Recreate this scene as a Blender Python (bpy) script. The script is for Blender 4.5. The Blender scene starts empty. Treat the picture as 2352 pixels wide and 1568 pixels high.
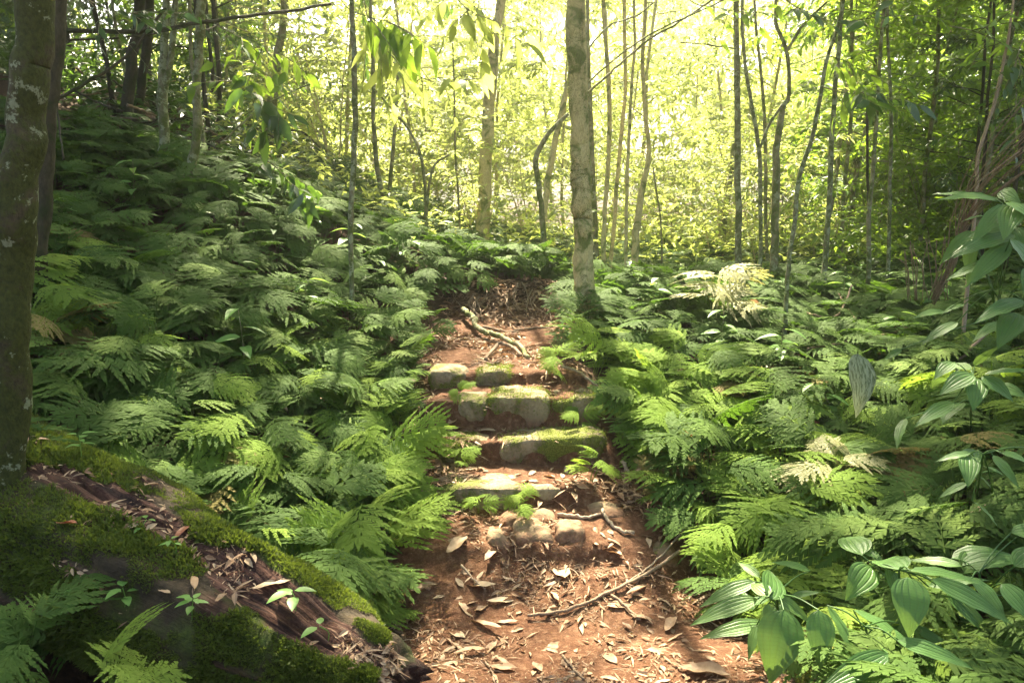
import bpy, math, random
import numpy as np
from mathutils import Vector, Matrix

R = math.radians
S = bpy.context.scene
COL = S.collection

# ------------------------------------------------------------------ camera, sky, sun, exposure
PITCH = R(10.0)
TANH = 0.637
CAMZ = 1.5
cam_d = bpy.data.cameras.new("camera")
cam = bpy.data.objects.new("camera", cam_d); COL.objects.link(cam)
cam.location = (0, 0, CAMZ)
cam.rotation_euler = (R(90) - PITCH, 0, 0)
cam_d.sensor_width = 36
cam_d.lens = 18 / TANH
cam_d.clip_start = 0.05
cam_d.clip_end = 2000
S.camera = cam

SUN_EL, SUN_AZ = R(50), R(-4)       # azimuth measured from +Y (away from the camera) towards +X
w = bpy.data.worlds.new("World"); S.world = w; w.use_nodes = True
nt = w.node_tree
bg = nt.nodes["Background"]
sky = nt.nodes.new("ShaderNodeTexSky"); sky.sky_type = 'NISHITA'; sky.sun_disc = False
sky.sun_elevation = SUN_EL; sky.sun_rotation = SUN_AZ
sky.air_density = 1.0; sky.dust_density = 6.0
nt.links.new(sky.outputs[0], bg.inputs[0]); bg.inputs[1].default_value = 0.085

sd = bpy.data.lights.new("sun", 'SUN'); sd.energy = 5.0; sd.angle = R(1.0); sd.color = (1.0, 0.90, 0.66)
so = bpy.data.objects.new("sun", sd); COL.objects.link(so)
sdir = Vector((math.sin(SUN_AZ) * math.cos(SUN_EL), math.cos(SUN_AZ) * math.cos(SUN_EL), math.sin(SUN_EL)))
so.rotation_euler = sdir.to_track_quat('Z', 'Y').to_euler()
so.location = sdir * 30

S.view_settings.view_transform = 'Standard'
S.view_settings.look = 'None'
S.view_settings.exposure = 2.85
S.view_settings.gamma = 1.0
S.cycles.max_bounces = 7
S.cycles.diffuse_bounces = 3
S.cycles.glossy_bounces = 2
S.cycles.transmission_bounces = 5
S.cycles.transparent_max_bounces = 4
S.cycles.volume_bounces = 0
S.cycles.sample_clamp_indirect = 6
S.cycles.use_denoising = True
S.cycles.volume_step_rate = 5
HAZE = 0.0065

rng = np.random.default_rng(11)

# ------------------------------------------------------------------ small maths
def ray(X, Y):
    """view ray of a point of the 2352x1568 view of the photograph, scaled so that its y (depth) is 1"""
    u = (X - 1176) / 1176 * TANH
    v = (784 - Y) / 1176 * TANH
    c, s = math.cos(PITCH), math.sin(PITCH)
    dy = c + v * s
    dz = -s + v * c
    return np.array([u / dy, 1.0, dz / dy])

def at(X, Y, d):
    return ray(X, Y) * d + np.array([0, 0, CAMZ])

def to_px(P):
    P = np.atleast_2d(P)
    c, s = math.cos(PITCH), math.sin(PITCH)
    z = P[:, 2] - CAMZ
    dep = P[:, 1] * c - z * s
    up = P[:, 1] * s + z * c
    dep = np.where(dep < 0.05, 0.05, dep)
    return 1176 + P[:, 0] / dep / TANH * 1176, 784 - up / dep / TANH * 1176, dep

_perm = np.random.default_rng(5).random(65536)
def vnoise(x, y, z=None):
    x = np.asarray(x, float); y = np.asarray(y, float)
    z = np.zeros_like(x) if z is None else np.asarray(z, float)
    xi, yi, zi = np.floor(x).astype(np.int64), np.floor(y).astype(np.int64), np.floor(z).astype(np.int64)
    fx, fy, fz = x - xi, y - yi, z - zi
    fx, fy, fz = fx*fx*(3-2*fx), fy*fy*(3-2*fy), fz*fz*(3-2*fz)
    def h(a, b, c):
        n = (a * 374761393 + b * 668265263 + c * 2147483647 * 3 + 1013) & 0xFFFFFFFF
        n = ((n ^ (n >> 13)) * 1274126177) & 0xFFFFFFFF
        return _perm[(n ^ (n >> 16)) & 65535]
    r = 0
    for a in (0, 1):
        for b in (0, 1):
            for c in (0, 1):
                r = r + h(xi+a, yi+b, zi+c) * (fx if a else 1-fx) * (fy if b else 1-fy) * (fz if c else 1-fz)
    return r * 2 - 1

def fbm(x, y, z=None, o=4):
    s, a, t = 1.0, 1.0, 0
    for k in range(o):
        t = t + a * vnoise(np.asarray(x) * s + 17 * k, np.asarray(y) * s - 9 * k, None if z is None else np.asarray(z) * s)
        s *= 2.03; a *= 0.5
    return t

# ------------------------------------------------------------------ terrain: a surface through surveyed points
F = 0.13          # ferns hide this much height of the soil
CP = [  # view x, view y, distance, height to take off for ferns
 (1250,1568,2.3,0),(1250,1450,2.65,0),(1230,1310,3.0,0),(1200,1275,3.1,0),(1200,1205,3.3,0),
 (1150,1105,3.6,0),(1180,1072,3.72,0),(1200,1005,3.85,0),(1200,987,3.95,0),(1200,920,4.1,0),(1130,900,4.25,0),
 (1130,855,4.4,0),(1180,820,4.7,0),(1200,780,5.1,0),(1220,745,5.5,0),(1150,700,5.9,0),(1180,655,6.15,0.05),(1150,605,7.0,F),
 (1350,735,5.45,0),(1300,1000,3.87,0),(1350,920,4.12,0),(1020,1000,3.87,0),(1060,920,4.1,0),(1330,1110,3.6,0),(1030,1110,3.6,0),
 (1000,1275,3.05,0),(1450,1275,3.05,0),(1000,1450,2.65,0),(1500,1450,2.65,0),
 (870,1300,2.98,.06),(600,1250,2.95,F),(600,1000,3.5,F),(600,800,4.2,F),(600,450,6.2,F),(850,530,6.5,F),(1000,600,6.3,F),
 (300,330,6.6,F),(300,600,4.8,F),(300,900,3.5,F),(600,650,5.0,F),(800,700,5.2,F),(800,900,4.15,F),(850,1100,3.5,F),
 (1000,850,4.5,.05),(980,720,5.5,.05),(200,1200,2.7,.3),(100,1568,2.0,.3),(400,1300,2.7,.2),(500,1500,2.3,.2),(850,1568,2.25,.05),(100,900,3.2,F),(100,600,4.4,F),
 (300,230,9,0),(800,500,8,.05),(100,210,10,0),(600,330,11,0),
 (1600,1300,3.0,F),(1540,1100,3.6,.06),(1460,950,4.1,.05),(1400,800,4.8,.08),(1700,1200,3.2,F),(1700,1000,3.8,F),(1700,800,4.9,F),
 (1700,680,6.2,F),(1700,620,8,F),(2100,1200,2.9,F),(2100,1000,3.6,F),(2100,800,4.7,F),(2100,650,7,F),(2300,1500,2.2,.1),
 (1850,1568,2.25,0),(2300,1200,2.6,F),(2340,900,3.6,F),(2340,700,5.5,F),(1400,640,7.5,F),(2300,1350,2.4,F),(1750,1450,2.6,.05)]
cp = []
for X, Y, d, f in CP:
    p = at(X, Y, d); cp.append((p[0], p[1], p[2] - f))
cp += [(0,0,0),(0,1.3,0),(0,-4,-.3),(-4,-3,.6),(4,-3,.3),(-2,0,.45),(2,0,.15),(-9,8,3.6),(-6,2,2.0),(-12,14,3.6),(7,1,.8),(9,8,1.1),(0,9.5,.9),
       (3,12,.75),(-3,12,1.3),(0,15,.7),(-6,16,1.7),(8,15,.8),(0,24,.3),(-14,24,2.0),(14,24,.5),(-14,-6,2),(14,-6,.4),(-20,8,4.5),(18,8,.9)]
cp = np.array(cp)
def _U(r2): return r2 * np.log(r2 + 1e-9)
_n = len(cp)
_A = np.zeros((_n + 3, _n + 3))
_A[:_n, :_n] = _U(((cp[:, None, :2] - cp[None, :, :2]) ** 2).sum(-1)) + np.eye(_n) * 0.012
_A[:_n, _n:] = np.c_[np.ones(_n), cp[:, :2]]; _A[_n:, :_n] = _A[:_n, _n:].T
_w = np.linalg.solve(_A, np.r_[cp[:, 2], 0, 0, 0])
def _tps(x, y):
    x = np.asarray(x, float); y = np.asarray(y, float); sh = x.shape
    x = x.ravel(); y = y.ravel(); out = np.empty(len(x))
    for i in range(0, len(x), 40000):
        a, b = x[i:i+40000], y[i:i+40000]
        out[i:i+40000] = _U((a[:, None] - cp[:, 0]) ** 2 + (b[:, None] - cp[:, 1]) ** 2) @ _w[:_n] + _w[_n] + a * _w[_n+1] + b * _w[_n+2]
    return out.reshape(sh)
def ground(x, y, detail=True):
    x = np.asarray(x, float); y = np.asarray(y, float)
    r = np.hypot(x, y - 6)
    k = np.clip((r - 16) / 10, 0, 1); k = k * k * (3 - 2 * k)
    f = np.where(r > 20, 20 / np.maximum(r, 1e-6), 1.0)
    z = _tps(x * f, 6 + (y - 6) * f)
    z = z * (1 - k) + np.clip(z, -0.2, 2.6) * k
    z = z + fbm(x * .12, y * .12, o=3) * np.clip((r - 14) / 20, 0, 1.5)
    if _STAIR is not None:
        m = np.clip((.56 - np.abs(x + .02) + fbm(x * 6, y * 6 + 2, o=2) * .06) / .2, 0, 1) * np.clip((y - 2.9) / .1, 0, 1) * np.clip((4.9 - y) / .4, 0, 1); m = m * m * (3 - 2 * m)
        z = z * (1 - m) + np.interp(y + fbm(x * 5, y * 2, o=3) * .035, _STAIR[0], _STAIR[1]) * m
    bk = np.clip((y - 5.66 - fbm(x * 4, x * 0, o=2) * .12) / .34, 0, 1) * np.clip((7.2 - y) / 1.2, 0, 1) * np.clip((x + 1.1) / .3, 0, 1) * np.clip((.62 - x) / .35, 0, 1)
    z = z + .10 * bk * (1 + .5 * fbm(x * 7, y * 7, o=3))
    if detail:
        z = z + fbm(x * 2.2, y * 2.2, o=3) * .018 + fbm(x * 14, y * 14, o=3) * .006
    return z
_STAIR = None
def gz(x, y): return float(ground(np.array([x]), np.array([y]))[0])
def on_ground(X, Y, dmin=1.2, dmax=14):
    r = ray(X, Y); ds = np.linspace(dmin, dmax, 900)
    P = r[None] * ds[:, None]; P[:, 2] += CAMZ
    g = ground(P[:, 0], P[:, 1])
    k = np.nonzero(P[:, 2] < g)[0]
    i = k[0] if len(k) else len(ds) - 1
    return np.array([P[i, 0], P[i, 1], g[i]])

# the path climbs in steps: level treads held by rows of stones
ROWS = [(1180,1266,1300,.10),(1150,1122,1172,.16),(1250,1014,1068,.2),(1190,916,990,.2),(1120,857,895,.16)]
def _stairs():
    ys, zs = [2.0, 2.9], [gz(0, 2.0), gz(0, 2.9)]
    for Xc, yt, yb, dp in ROWS:
        p = on_ground(Xc, yb); zt = at(Xc, yt, p[1])[2] - .012
        ys += [p[1] + .01, p[1] + .05]; zs += [max(p[2], zs[-1]), zt]
    ys += [4.75, 5.1]; zs += [gz(0, 4.75), gz(0, 5.1)]
    return np.array(ys), np.maximum.accumulate(np.array(zs))
_STAIR_ROWD = [on_ground(r_[0], r_[2])[1] for r_ in ROWS]
_STAIR = _stairs()
print("STAIR", _STAIR)

# ------------------------------------------------------------------ mesh helper
class MB:
    def __init__(s): s.v = []; s.f3 = []; s.f4 = []; s.n = 0; s.t = []; s.uv = []
    def add(s, v, f3=None, f4=None, tint=None, uv=None):
        v = np.asarray(v, float).reshape(-1, 3)
        if f3 is not None and len(f3): s.f3.append(np.asarray(f3, np.int64).reshape(-1, 3) + s.n)
        if f4 is not None and len(f4): s.f4.append(np.asarray(f4, np.int64).reshape(-1, 4) + s.n)
        s.v.append(v)
        s.t.append(np.full(len(v), .5) if tint is None else (np.full(len(v), tint, float) if np.isscalar(tint) else np.asarray(tint, float)))
        s.uv.append(np.zeros((len(v), 2)) if uv is None else np.asarray(uv, float))
        s.n += len(v)
    def inst(s, tpl, M, P, tint=None):
        """many placed copies of a template (verts, tris, quads, uv) joined in this one mesh"""
        v, f3, f4, uv = tpl
        n = len(P)
        if n == 0: return
        V = np.einsum('nij,kj->nki', M, v) + P[:, None, :]
        off = (np.arange(n) * len(v))[:, None, None]
        t = np.random.default_rng(n).random(n) if tint is None else tint
        s.add(V.reshape(-1, 3), (f3[None] + off).reshape(-1, 3) if len(f3) else None, (f4[None] + off).reshape(-1, 4) if len(f4) else None,
              np.repeat(t, len(v)), np.tile(uv, (n, 1)))
    def merged(s):
        v = np.concatenate(s.v); f3 = np.concatenate(s.f3) if s.f3 else np.zeros((0, 3), np.int64)
        f4 = np.concatenate(s.f4) if s.f4 else np.zeros((0, 4), np.int64)
        return v, f3, f4, np.concatenate(s.uv)
    def mesh(s, name, mat, smooth=True, origin=(0, 0, 0)):
        v, f3, f4, uv = s.merged()
        v = v - np.asarray(origin)
        me = bpy.data.meshes.new(name)
        me.vertices.add(len(v)); me.vertices.foreach_set("co", v.astype(np.float32).ravel())
        nl = len(f3) * 3 + len(f4) * 4
        li = np.concatenate([f3.ravel(), f4.ravel()]).astype(np.int32)
        me.loops.add(nl); me.loops.foreach_set("vertex_index", li)
        st = np.concatenate([np.arange(len(f3)) * 3, len(f3) * 3 + np.arange(len(f4)) * 4]).astype(np.int32)
        me.polygons.add(len(st)); me.polygons.foreach_set("loop_start", st)
        me.polygons.foreach_set("use_smooth", np.full(len(st), smooth))
        me.update(calc_edges=True)
        a = me.attributes.new("tint", 'FLOAT', 'POINT'); a.data.foreach_set("value", np.concatenate(s.t).astype(np.float32))
        u = me.uv_layers.new(name="UVMap"); u.data.foreach_set("uv", uv[li].astype(np.float32).ravel())
        if mat: me.materials.append(mat)
        return me
def link(name, me, parent=None, loc=(0, 0, 0)):
    o = bpy.data.objects.new(name, me); COL.objects.link(o); o.location = loc
    if parent is not None: o.parent = parent
    return o
def tag(o, label=None, cat=None, group=None, kind=None):
    if label: o["label"] = label
    if cat: o["category"] = cat
    if group: o["group"] = group
    if kind: o["kind"] = kind
    return o
def empty(name, loc, label, cat, group=None):
    o = bpy.data.objects.new(name, None); COL.objects.link(o); o.location = tuple(float(a) for a in loc); o.empty_display_size = .1
    return tag(o, label, cat, group)
def copy_tree(o, parent=None):
    c = o.copy(); COL.objects.link(c)
    if parent is not None: c.parent = parent
    for ch in [x for x in KIDS.get(o.name, [])]: copy_tree(ch, c)
    return c
KIDS = {}
def kid(parent, o):
    KIDS.setdefault(parent.name, []).append(o); return o

# ------------------------------------------------------------------ materials
def newmat(name):
    m = bpy.data.materials.new(name); m.use_nodes = True
    t = m.node_tree
    for n in list(t.nodes): t.nodes.remove(n)
    return m, t, t.nodes.new("ShaderNodeOutputMaterial")
def N(t, kind, **kw):
    n = t.nodes.new(kind)
    for k, v in kw.items():
        if k == 'i':
            for a, b in v.items(): n.inputs[a].default_value = b
        else: setattr(n, k, v)
    return n
def ramp(t, fac, stops):
    n = t.nodes.new("ShaderNodeValToRGB"); e = n.color_ramp.elements
    while len(e) > 1: e.remove(e[-1])
    e[0].position = stops[0][0]; e[0].color = (*stops[0][1], 1)
    for p, c in stops[1:]:
        x = e.new(p); x.color = (*c, 1)
    t.links.new(fac, n.inputs[0]); return n
def noise(t, scale, detail=4, rough=.55, coord=None, dist=0):
    n = N(t, "ShaderNodeTexNoise", i={'Scale': scale, 'Detail': detail, 'Roughness': rough, 'Distortion': dist})
    if coord is not None: t.links.new(coord, n.inputs['Vector'])
    return n
def mixc(t, fac, a, b, mode='MIX'):
    n = N(t, "ShaderNodeMix", data_type='RGBA', blend_type=mode)
    for s, x in ((n.inputs[0], fac), (n.inputs[6], a), (n.inputs[7], b)):
        if isinstance(x, (int, float)): s.default_value = x
        elif isinstance(x, tuple): s.default_value = (*x, 1) if len(x) == 3 else x
        else: t.links.new(x, s)
    return n.outputs[2]
def math_(t, op, a, b=0.0, c=0.0):
    n = N(t, "ShaderNodeMath", operation=op)
    for s, x in zip(n.inputs, (a, b, c)):
        if isinstance(x, (int, float)): s.default_value = x
        else: t.links.new(x, s)
    return n.outputs[0]

def leaf_mat(name, cols, trans, tfac=.4, rough=.5, spec=.3, dry=0.0, veins=False):
    """cols: three base colours picked leaf by leaf; trans: colour of the light that comes through the blade"""
    m, t, out = newmat(name); L = t.links
    at_ = N(t, "ShaderNodeAttribute", attribute_name="tint")
    oi = N(t, "ShaderNodeObjectInfo")
    k = math_(t, 'MULTIPLY_ADD', oi.outputs['Random'], .35, math_(t, 'MULTIPLY', at_.outputs['Fac'], .65))
    r = ramp(t, k, [(0.0, cols[0]), (.5, cols[1]), (.9, cols[2])] + ([(.955, cols[2]), (.97, (.26, .17, .06))] if dry else []))
    base = r.outputs[0]
    tc = N(t, "ShaderNodeTexCoord")
    p = N(t, "ShaderNodeBsdfPrincipled", i={'Roughness': rough, 'Specular IOR Level': spec})
    if veins:
        sx = N(t, "ShaderNodeSeparateXYZ"); L.new(tc.outputs['UV'], sx.inputs[0])
        au = math_(t, 'ABSOLUTE', sx.outputs[0])
        # five lengthwise veins at u = 0, .38, .72 plus fine cross ribs
        d0 = au
        d1 = math_(t, 'ABSOLUTE', math_(t, 'SUBTRACT', au, .38)); d2 = math_(t, 'ABSOLUTE', math_(t, 'SUBTRACT', au, .74))
        dm = math_(t, 'MINIMUM', d0, math_(t, 'MINIMUM', d1, d2))
        line = N(t, "ShaderNodeMapRange", i={'From Min': 0.0, 'From Max': .085, 'To Min': 1.0, 'To Max': 0.0}); L.new(dm, line.inputs[0])
        cross = math_(t, 'SINE', math_(t, 'MULTIPLY_ADD', sx.outputs[1], 120.0, math_(t, 'MULTIPLY', au, -9.0)))
        spots = noise(t, 15, 4, .65, tc.outputs['UV'])
        sp = ramp(t, spots.outputs[0], [(0.0, (0, 0, 0)), (.61, (0, 0, 0)), (.64, (1, 1, 1))])
        base = mixc(t, math_(t, 'MULTIPLY', line.outputs[0], .3), base, (.04,.09,.03))
        base = mixc(t, math_(t, 'MULTIPLY', math_(t, 'MAXIMUM', cross, 0.0), .14), base, (.02, .05, .015))
        n5 = noise(t, 5, 4, .6, tc.outputs['UV'])
        base = mixc(t, math_(t, 'MULTIPLY', n5.outputs[0], .5), base, (.03, .07, .02))
        base = mixc(t, math_(t, 'MULTIPLY', sp.outputs[0], .6), base, (.09, .075, .03))
        if 'mottled' in name:
            n6 = noise(t, 6, 6, .7, tc.outputs['UV'])
            base = mixc(t, ramp(t, n6.outputs[0], [(.44, (0, 0, 0)), (.54, (1, 1, 1))]).outputs[0], (.05, .075, .025), (.28, .31, .19))
        h = math_(t, 'MULTIPLY_ADD', line.outputs[0], -1.0, math_(t, 'MULTIPLY', cross, .05))
        b = N(t, "ShaderNodeBump", i={'Strength': .6, 'Distance': .002}); L.new(h, b.inputs['Height']); L.new(b.outputs[0], p.inputs['Normal'])
    else:
        nz = noise(t, 9, 3, .5, tc.outputs['Object'])
        base = mixc(t, .35, base, mixc(t, nz.outputs[0], tuple(c * .45 for c in cols[0]), tuple(min(1, c * 1.6) for c in cols[2])))
    L.new(base, p.inputs['Base Color'])
    tr = N(t, "ShaderNodeBsdfTranslucent"); 
    L.new(mixc(t, .75, base, trans), tr.inputs[0])
    mx = N(t, "ShaderNodeMixShader", i={0: tfac}); L.new(p.outputs[0], mx.inputs[1]); L.new(tr.outputs[0], mx.inputs[2])
    L.new(mx.outputs[0], out.inputs[0]); return m

M = {}
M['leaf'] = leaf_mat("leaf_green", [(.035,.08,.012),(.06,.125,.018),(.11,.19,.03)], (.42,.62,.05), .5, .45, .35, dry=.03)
M['leaf_sunlit'] = leaf_mat("leaf_sunlit_yellow_green", [(.07,.13,.02),(.11,.19,.03),(.16,.24,.05)], (.66,.72,.17), .6, .45, .45, dry=.03)  # sunlight put into the colour: lighter, yellower copy of the green leaf
M['leaf_shaded'] = leaf_mat("leaf_shaded_glossy", [(.02,.05,.014),(.03,.07,.018),(.05,.10,.025)], (.16,.30,.03), .32, .33, .6)  # shade put into the colour: darker leaf for the shaded foliage
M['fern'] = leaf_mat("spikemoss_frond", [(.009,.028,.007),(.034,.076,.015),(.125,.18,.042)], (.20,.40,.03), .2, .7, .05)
M['fern_lit'] = leaf_mat("spikemoss_frond_lit", [(.06,.115,.018),(.115,.185,.03),(.19,.26,.05)], (.38,.56,.05), .36, .7, .04)  # lit copy of the frond, with sunlight painted into its colour
M['fern_brown'] = leaf_mat("spikemoss_frond_brown", [(.10,.06,.02),(.17,.12,.04),(.20,.19,.06)], (.3,.25,.08), .25, .7, .1)
M['fern_dry'] = leaf_mat("spikemoss_frond_dry", [(.17,.18,.06),(.26,.26,.10),(.34,.33,.16)], (.4,.38,.12), .35, .6, .3)
M['broad'] = leaf_mat("broad_ribbed_leaf", [(.055,.13,.032),(.10,.20,.05),(.18,.29,.08)], (.28,.44,.07), .25, .42, .22, veins=True)
M['seedling'] = leaf_mat("seedling_leaf", [(.10,.22,.05),(.14,.28,.06),(.18,.34,.08)], (.4,.6,.1), .4, .45, .4)
M['litter'] = leaf_mat("dead_leaf", [(.10,.042,.02),(.24,.13,.065),(.52,.40,.26)], (.45,.22,.08), .15, .6, .25)
M['litter_red'] = leaf_mat("dead_leaf_red_brown", [(.10,.03,.015),(.16,.05,.025),(.26,.11,.05)], (.3,.08,.03), .15, .5, .35)
M['needle'] = leaf_mat("litter_bits", [(.09,.035,.017),(.22,.11,.055),(.50,.37,.24)], (.4,.2,.08), .1, .65, .2)
M['mossy'] = leaf_mat("moss_blade", [(.022,.038,.006),(.055,.082,.010),(.125,.155,.022)], (.3,.4,.04), .28, .6, .3)

def bark_mat(name, c1, c2, c3, moss=None, mfac=.5, lichen=0.0, stretch=.35, bump=.012, scale=14):
    m, t, out = newmat(name); L = t.links
    tc = N(t, "ShaderNodeTexCoord"); mp = N(t, "ShaderNodeMapping"); mp.inputs['Scale'].default_value = (1, 1, stretch)
    L.new(tc.outputs['Object'], mp.inputs[0]); v = mp.outputs[0]
    n1 = noise(t, scale, 8, .65, v, .4); n2 = noise(t, scale * 5, 5, .7, v); n3 = noise(t, scale * .35, 4, .6, tc.outputs['Object'], .8)
    c = ramp(t, n1.outputs[0], [(.25, c1), (.5, c2), (.75, c3)]).outputs[0]
    c = mixc(t, .5, c, ramp(t, n2.outputs[0], [(.3, tuple(x * .35 for x in c1)), (.7, tuple(min(1, x * 1.35) for x in c3))]).outputs[0])
    h = math_(t, 'MULTIPLY_ADD', n1.outputs[0], 1.0, math_(t, 'MULTIPLY', n2.outputs[0], .5))
    if moss:
        f = ramp(t, math_(t, 'MULTIPLY_ADD', n2.outputs[0], .35, n3.outputs[0]), [(1.0 - mfac - .12 + .175, (0, 0, 0)), (1.0 - mfac + .175, (1, 1, 1))]).outputs[0]
        mc = ramp(t, n2.outputs[0], [(.3, tuple(x * .35 for x in moss)), (.7, moss)]).outputs[0]
        c = mixc(t, f, c, mc)
    if lichen:
        n4 = noise(t, scale * .8, 6, .7, tc.outputs['Object'], .15)
        f = ramp(t, n4.outputs[0], [(1 - lichen - .03, (0, 0, 0)), (1 - lichen, (1, 1, 1))]).outputs[0]
        c = mixc(t, f, c, mixc(t, n2.outputs[0], (.14, .16, .08), (.40, .42, .28)))
    p = N(t, "ShaderNodeBsdfPrincipled", i={'Roughness': .85, 'Specular IOR Level': .25}); L.new(c, p.inputs['Base Color'])
    b = N(t, "ShaderNodeBump", i={'Strength': 1.0, 'Distance': bump}); L.new(h, b.inputs['Height']); L.new(b.outputs[0], p.inputs['Normal'])
    L.new(p.outputs[0], out.inputs[0]); return m
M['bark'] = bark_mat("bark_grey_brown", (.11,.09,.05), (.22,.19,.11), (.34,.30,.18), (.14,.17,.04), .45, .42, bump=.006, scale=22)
M['bark_lit_pale'] = bark_mat("bark_lit_pale", (.34,.27,.12), (.50,.41,.20), (.64,.54,.31), (.22,.25,.07), .38, .3, bump=.005, scale=26)  # base colour raised to stand in for the glow on backlit trunks
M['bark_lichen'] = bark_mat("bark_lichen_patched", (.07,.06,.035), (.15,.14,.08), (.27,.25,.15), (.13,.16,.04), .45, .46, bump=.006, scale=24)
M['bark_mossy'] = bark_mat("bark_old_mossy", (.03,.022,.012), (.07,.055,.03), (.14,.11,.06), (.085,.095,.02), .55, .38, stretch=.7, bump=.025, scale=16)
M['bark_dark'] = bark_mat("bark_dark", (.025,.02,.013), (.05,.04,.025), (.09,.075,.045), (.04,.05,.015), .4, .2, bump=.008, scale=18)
M['twig'] = bark_mat("twig_brown", (.10,.06,.035), (.20,.13,.08), (.34,.25,.17), None, 0, 0, bump=.002, scale=50)
M['twig_pale'] = bark_mat("dead_stalk_pale", (.20,.13,.08), (.32,.23,.15), (.46,.36,.26), None, 0, 0, bump=.002, scale=50)
M['rotwood'] = bark_mat("rotten_red_wood", (.045,.018,.010), (.11,.05,.03), (.26,.14,.09), (.07,.085,.02), .3, 0, stretch=1, bump=.02, scale=12)

def stone_mat(name, mossf, soil=False):
    m, t, out = newmat(name); L = t.links
    tc = N(t, "ShaderNodeTexCoord"); geo = N(t, "ShaderNodeNewGeometry")
    oi = N(t, "ShaderNodeObjectInfo")
    va = N(t, "ShaderNodeVectorMath", operation='ADD'); L.new(tc.outputs['Object'], va.inputs[0]); L.new(oi.outputs['Location'], va.inputs[1]); v = va.outputs[0]
    n1 = noise(t, 7, 6, .6, v); n2 = noise(t, 60, 5, .7, v); n3 = noise(t, 4.5, 5, .65, v, .6); n4 = noise(t, 180, 2, .6, v)
    c = ramp(t, n1.outputs[0], [(.3, (.15,.11,.06)), (.5, (.21,.16,.09)), (.7, (.30,.24,.14))]).outputs[0]
    c = mixc(t, .4, c, ramp(t, n2.outputs[0], [(.3, (.12,.08,.045)), (.7, (.46,.38,.26))]).outputs[0])
    sz = N(t, "ShaderNodeSeparateXYZ"); L.new(tc.outputs['Generated'], sz.inputs[0])
    so_ = ramp(t, math_(t, 'MULTIPLY_ADD', n2.outputs[0], -.5, math_(t, 'ADD', sz.outputs[2], math_(t, 'MULTIPLY', n1.outputs[0], -.4))), [(.0 + .42 * soil, (1,1,1)), (.16 + .42 * soil, (0,0,0))]).outputs[0]
    c = mixc(t, so_, c, ramp(t, n2.outputs[0], [(.3, (.10,.045,.026)), (.7, (.30,.17,.10))]).outputs[0])
    ck = N(t, "ShaderNodeTexVoronoi", feature='DISTANCE_TO_EDGE', i={'Scale': 5.0}); L.new(mixc(t, .12, v, n1.outputs['Color']), ck.inputs['Vector'])
    crack = ramp(t, ck.outputs['Distance'], [(.0, (0,0,0)), (.02, (1,1,1))]).outputs[0]
    c = mixc(t, math_(t, 'MULTIPLY', math_(t, 'SUBTRACT', 1.0, crack), .35), c, (.06,.04,.025))
    f = ramp(t, math_(t, 'MULTIPLY_ADD', n2.outputs[0], .3, n3.outputs[0]), [(.76 - mossf * .2, (0,0,0)), (.84 - mossf * .2, (1,1,1))]).outputs[0]
    mc = ramp(t, n4.outputs[0], [(.3, (.06,.07,.012)), (.7, (.22,.24,.05))]).outputs[0]
    c = mixc(t, f, c, mc)
    p = N(t, "ShaderNodeBsdfPrincipled", i={'Roughness': .9, 'Specular IOR Level': .2}); L.new(c, p.inputs['Base Color'])
    h = math_(t, 'ADD', math_(t, 'MULTIPLY', n2.outputs[0], 1.0), math_(t, 'MULTIPLY', math_(t, 'MULTIPLY', n4.outputs[0], f), 1.2))
    b = N(t, "ShaderNodeBump", i={'Strength': 1.0, 'Distance': .008}); L.new(h, b.inputs['Height']); L.new(b.outputs[0], p.inputs['Normal'])
    L.new(p.outputs[0], out.inputs[0]); return m
M['stone'] = stone_mat("weathered_stone", .6)
M['stone_moss'] = stone_mat("mossy_stone", .8)
M['stone_soil'] = stone_mat("soil_smeared_stone", .1, True)

def soil_mat():
    m, t, out = newmat("red_soil"); L = t.links
    tc = N(t, "ShaderNodeTexCoord"); v = tc.outputs['Object']
    n1 = noise(t, 2.2, 6, .65, v, .4); n2 = noise(t, 38, 6, .7, v); n3 = noise(t, 220, 3, .7, v)
    vo = N(t, "ShaderNodeTexVoronoi", i={'Scale': 85.0}); L.new(v, vo.inputs['Vector'])
    c = ramp(t, n1.outputs[0], [(.3, (.060,.025,.013)), (.5, (.11,.050,.026)), (.7, (.20,.11,.063))]).outputs[0]
    c = mixc(t, .55, c, ramp(t, n2.outputs[0], [(.3, (.045,.018,.010)), (.5, (.14,.064,.034)), (.72, (.34,.21,.13))]).outputs[0])
    pe = ramp(t, vo.outputs['Distance'], [(0.0, (1,1,1)), (.16, (1,1,1)), (.22, (0,0,0))]).outputs[0]
    c = mixc(t, math_(t, 'MULTIPLY', pe, .25), c, mixc(t, vo.outputs['Color'], (.12,.07,.04), (.5,.36,.24)))
    # dark humus under the plants, away from the trodden path
    a = N(t, "ShaderNodeAttribute", attribute_name="tint")
    c = mixc(t, a.outputs['Fac'], c, ramp(t, n2.outputs[0], [(.3, (.03,.02,.012)), (.7, (.10,.055,.03))]).outputs[0])
    p = N(t, "ShaderNodeBsdfPrincipled", i={'Roughness': .95, 'Specular IOR Level': .15}); L.new(c, p.inputs['Base Color'])
    h = math_(t, 'ADD', n2.outputs[0], math_(t, 'MULTIPLY_ADD', n3.outputs[0], .4, math_(t, 'MULTIPLY', pe, .25)))
    b = N(t, "ShaderNodeBump", i={'Strength': 1.0, 'Distance': .014}); L.new(h, b.inputs['Height']); L.new(b.outputs[0], p.inputs['Normal'])
    L.new(p.outputs[0], out.inputs[0]); return m
M['soil'] = soil_mat()

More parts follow.
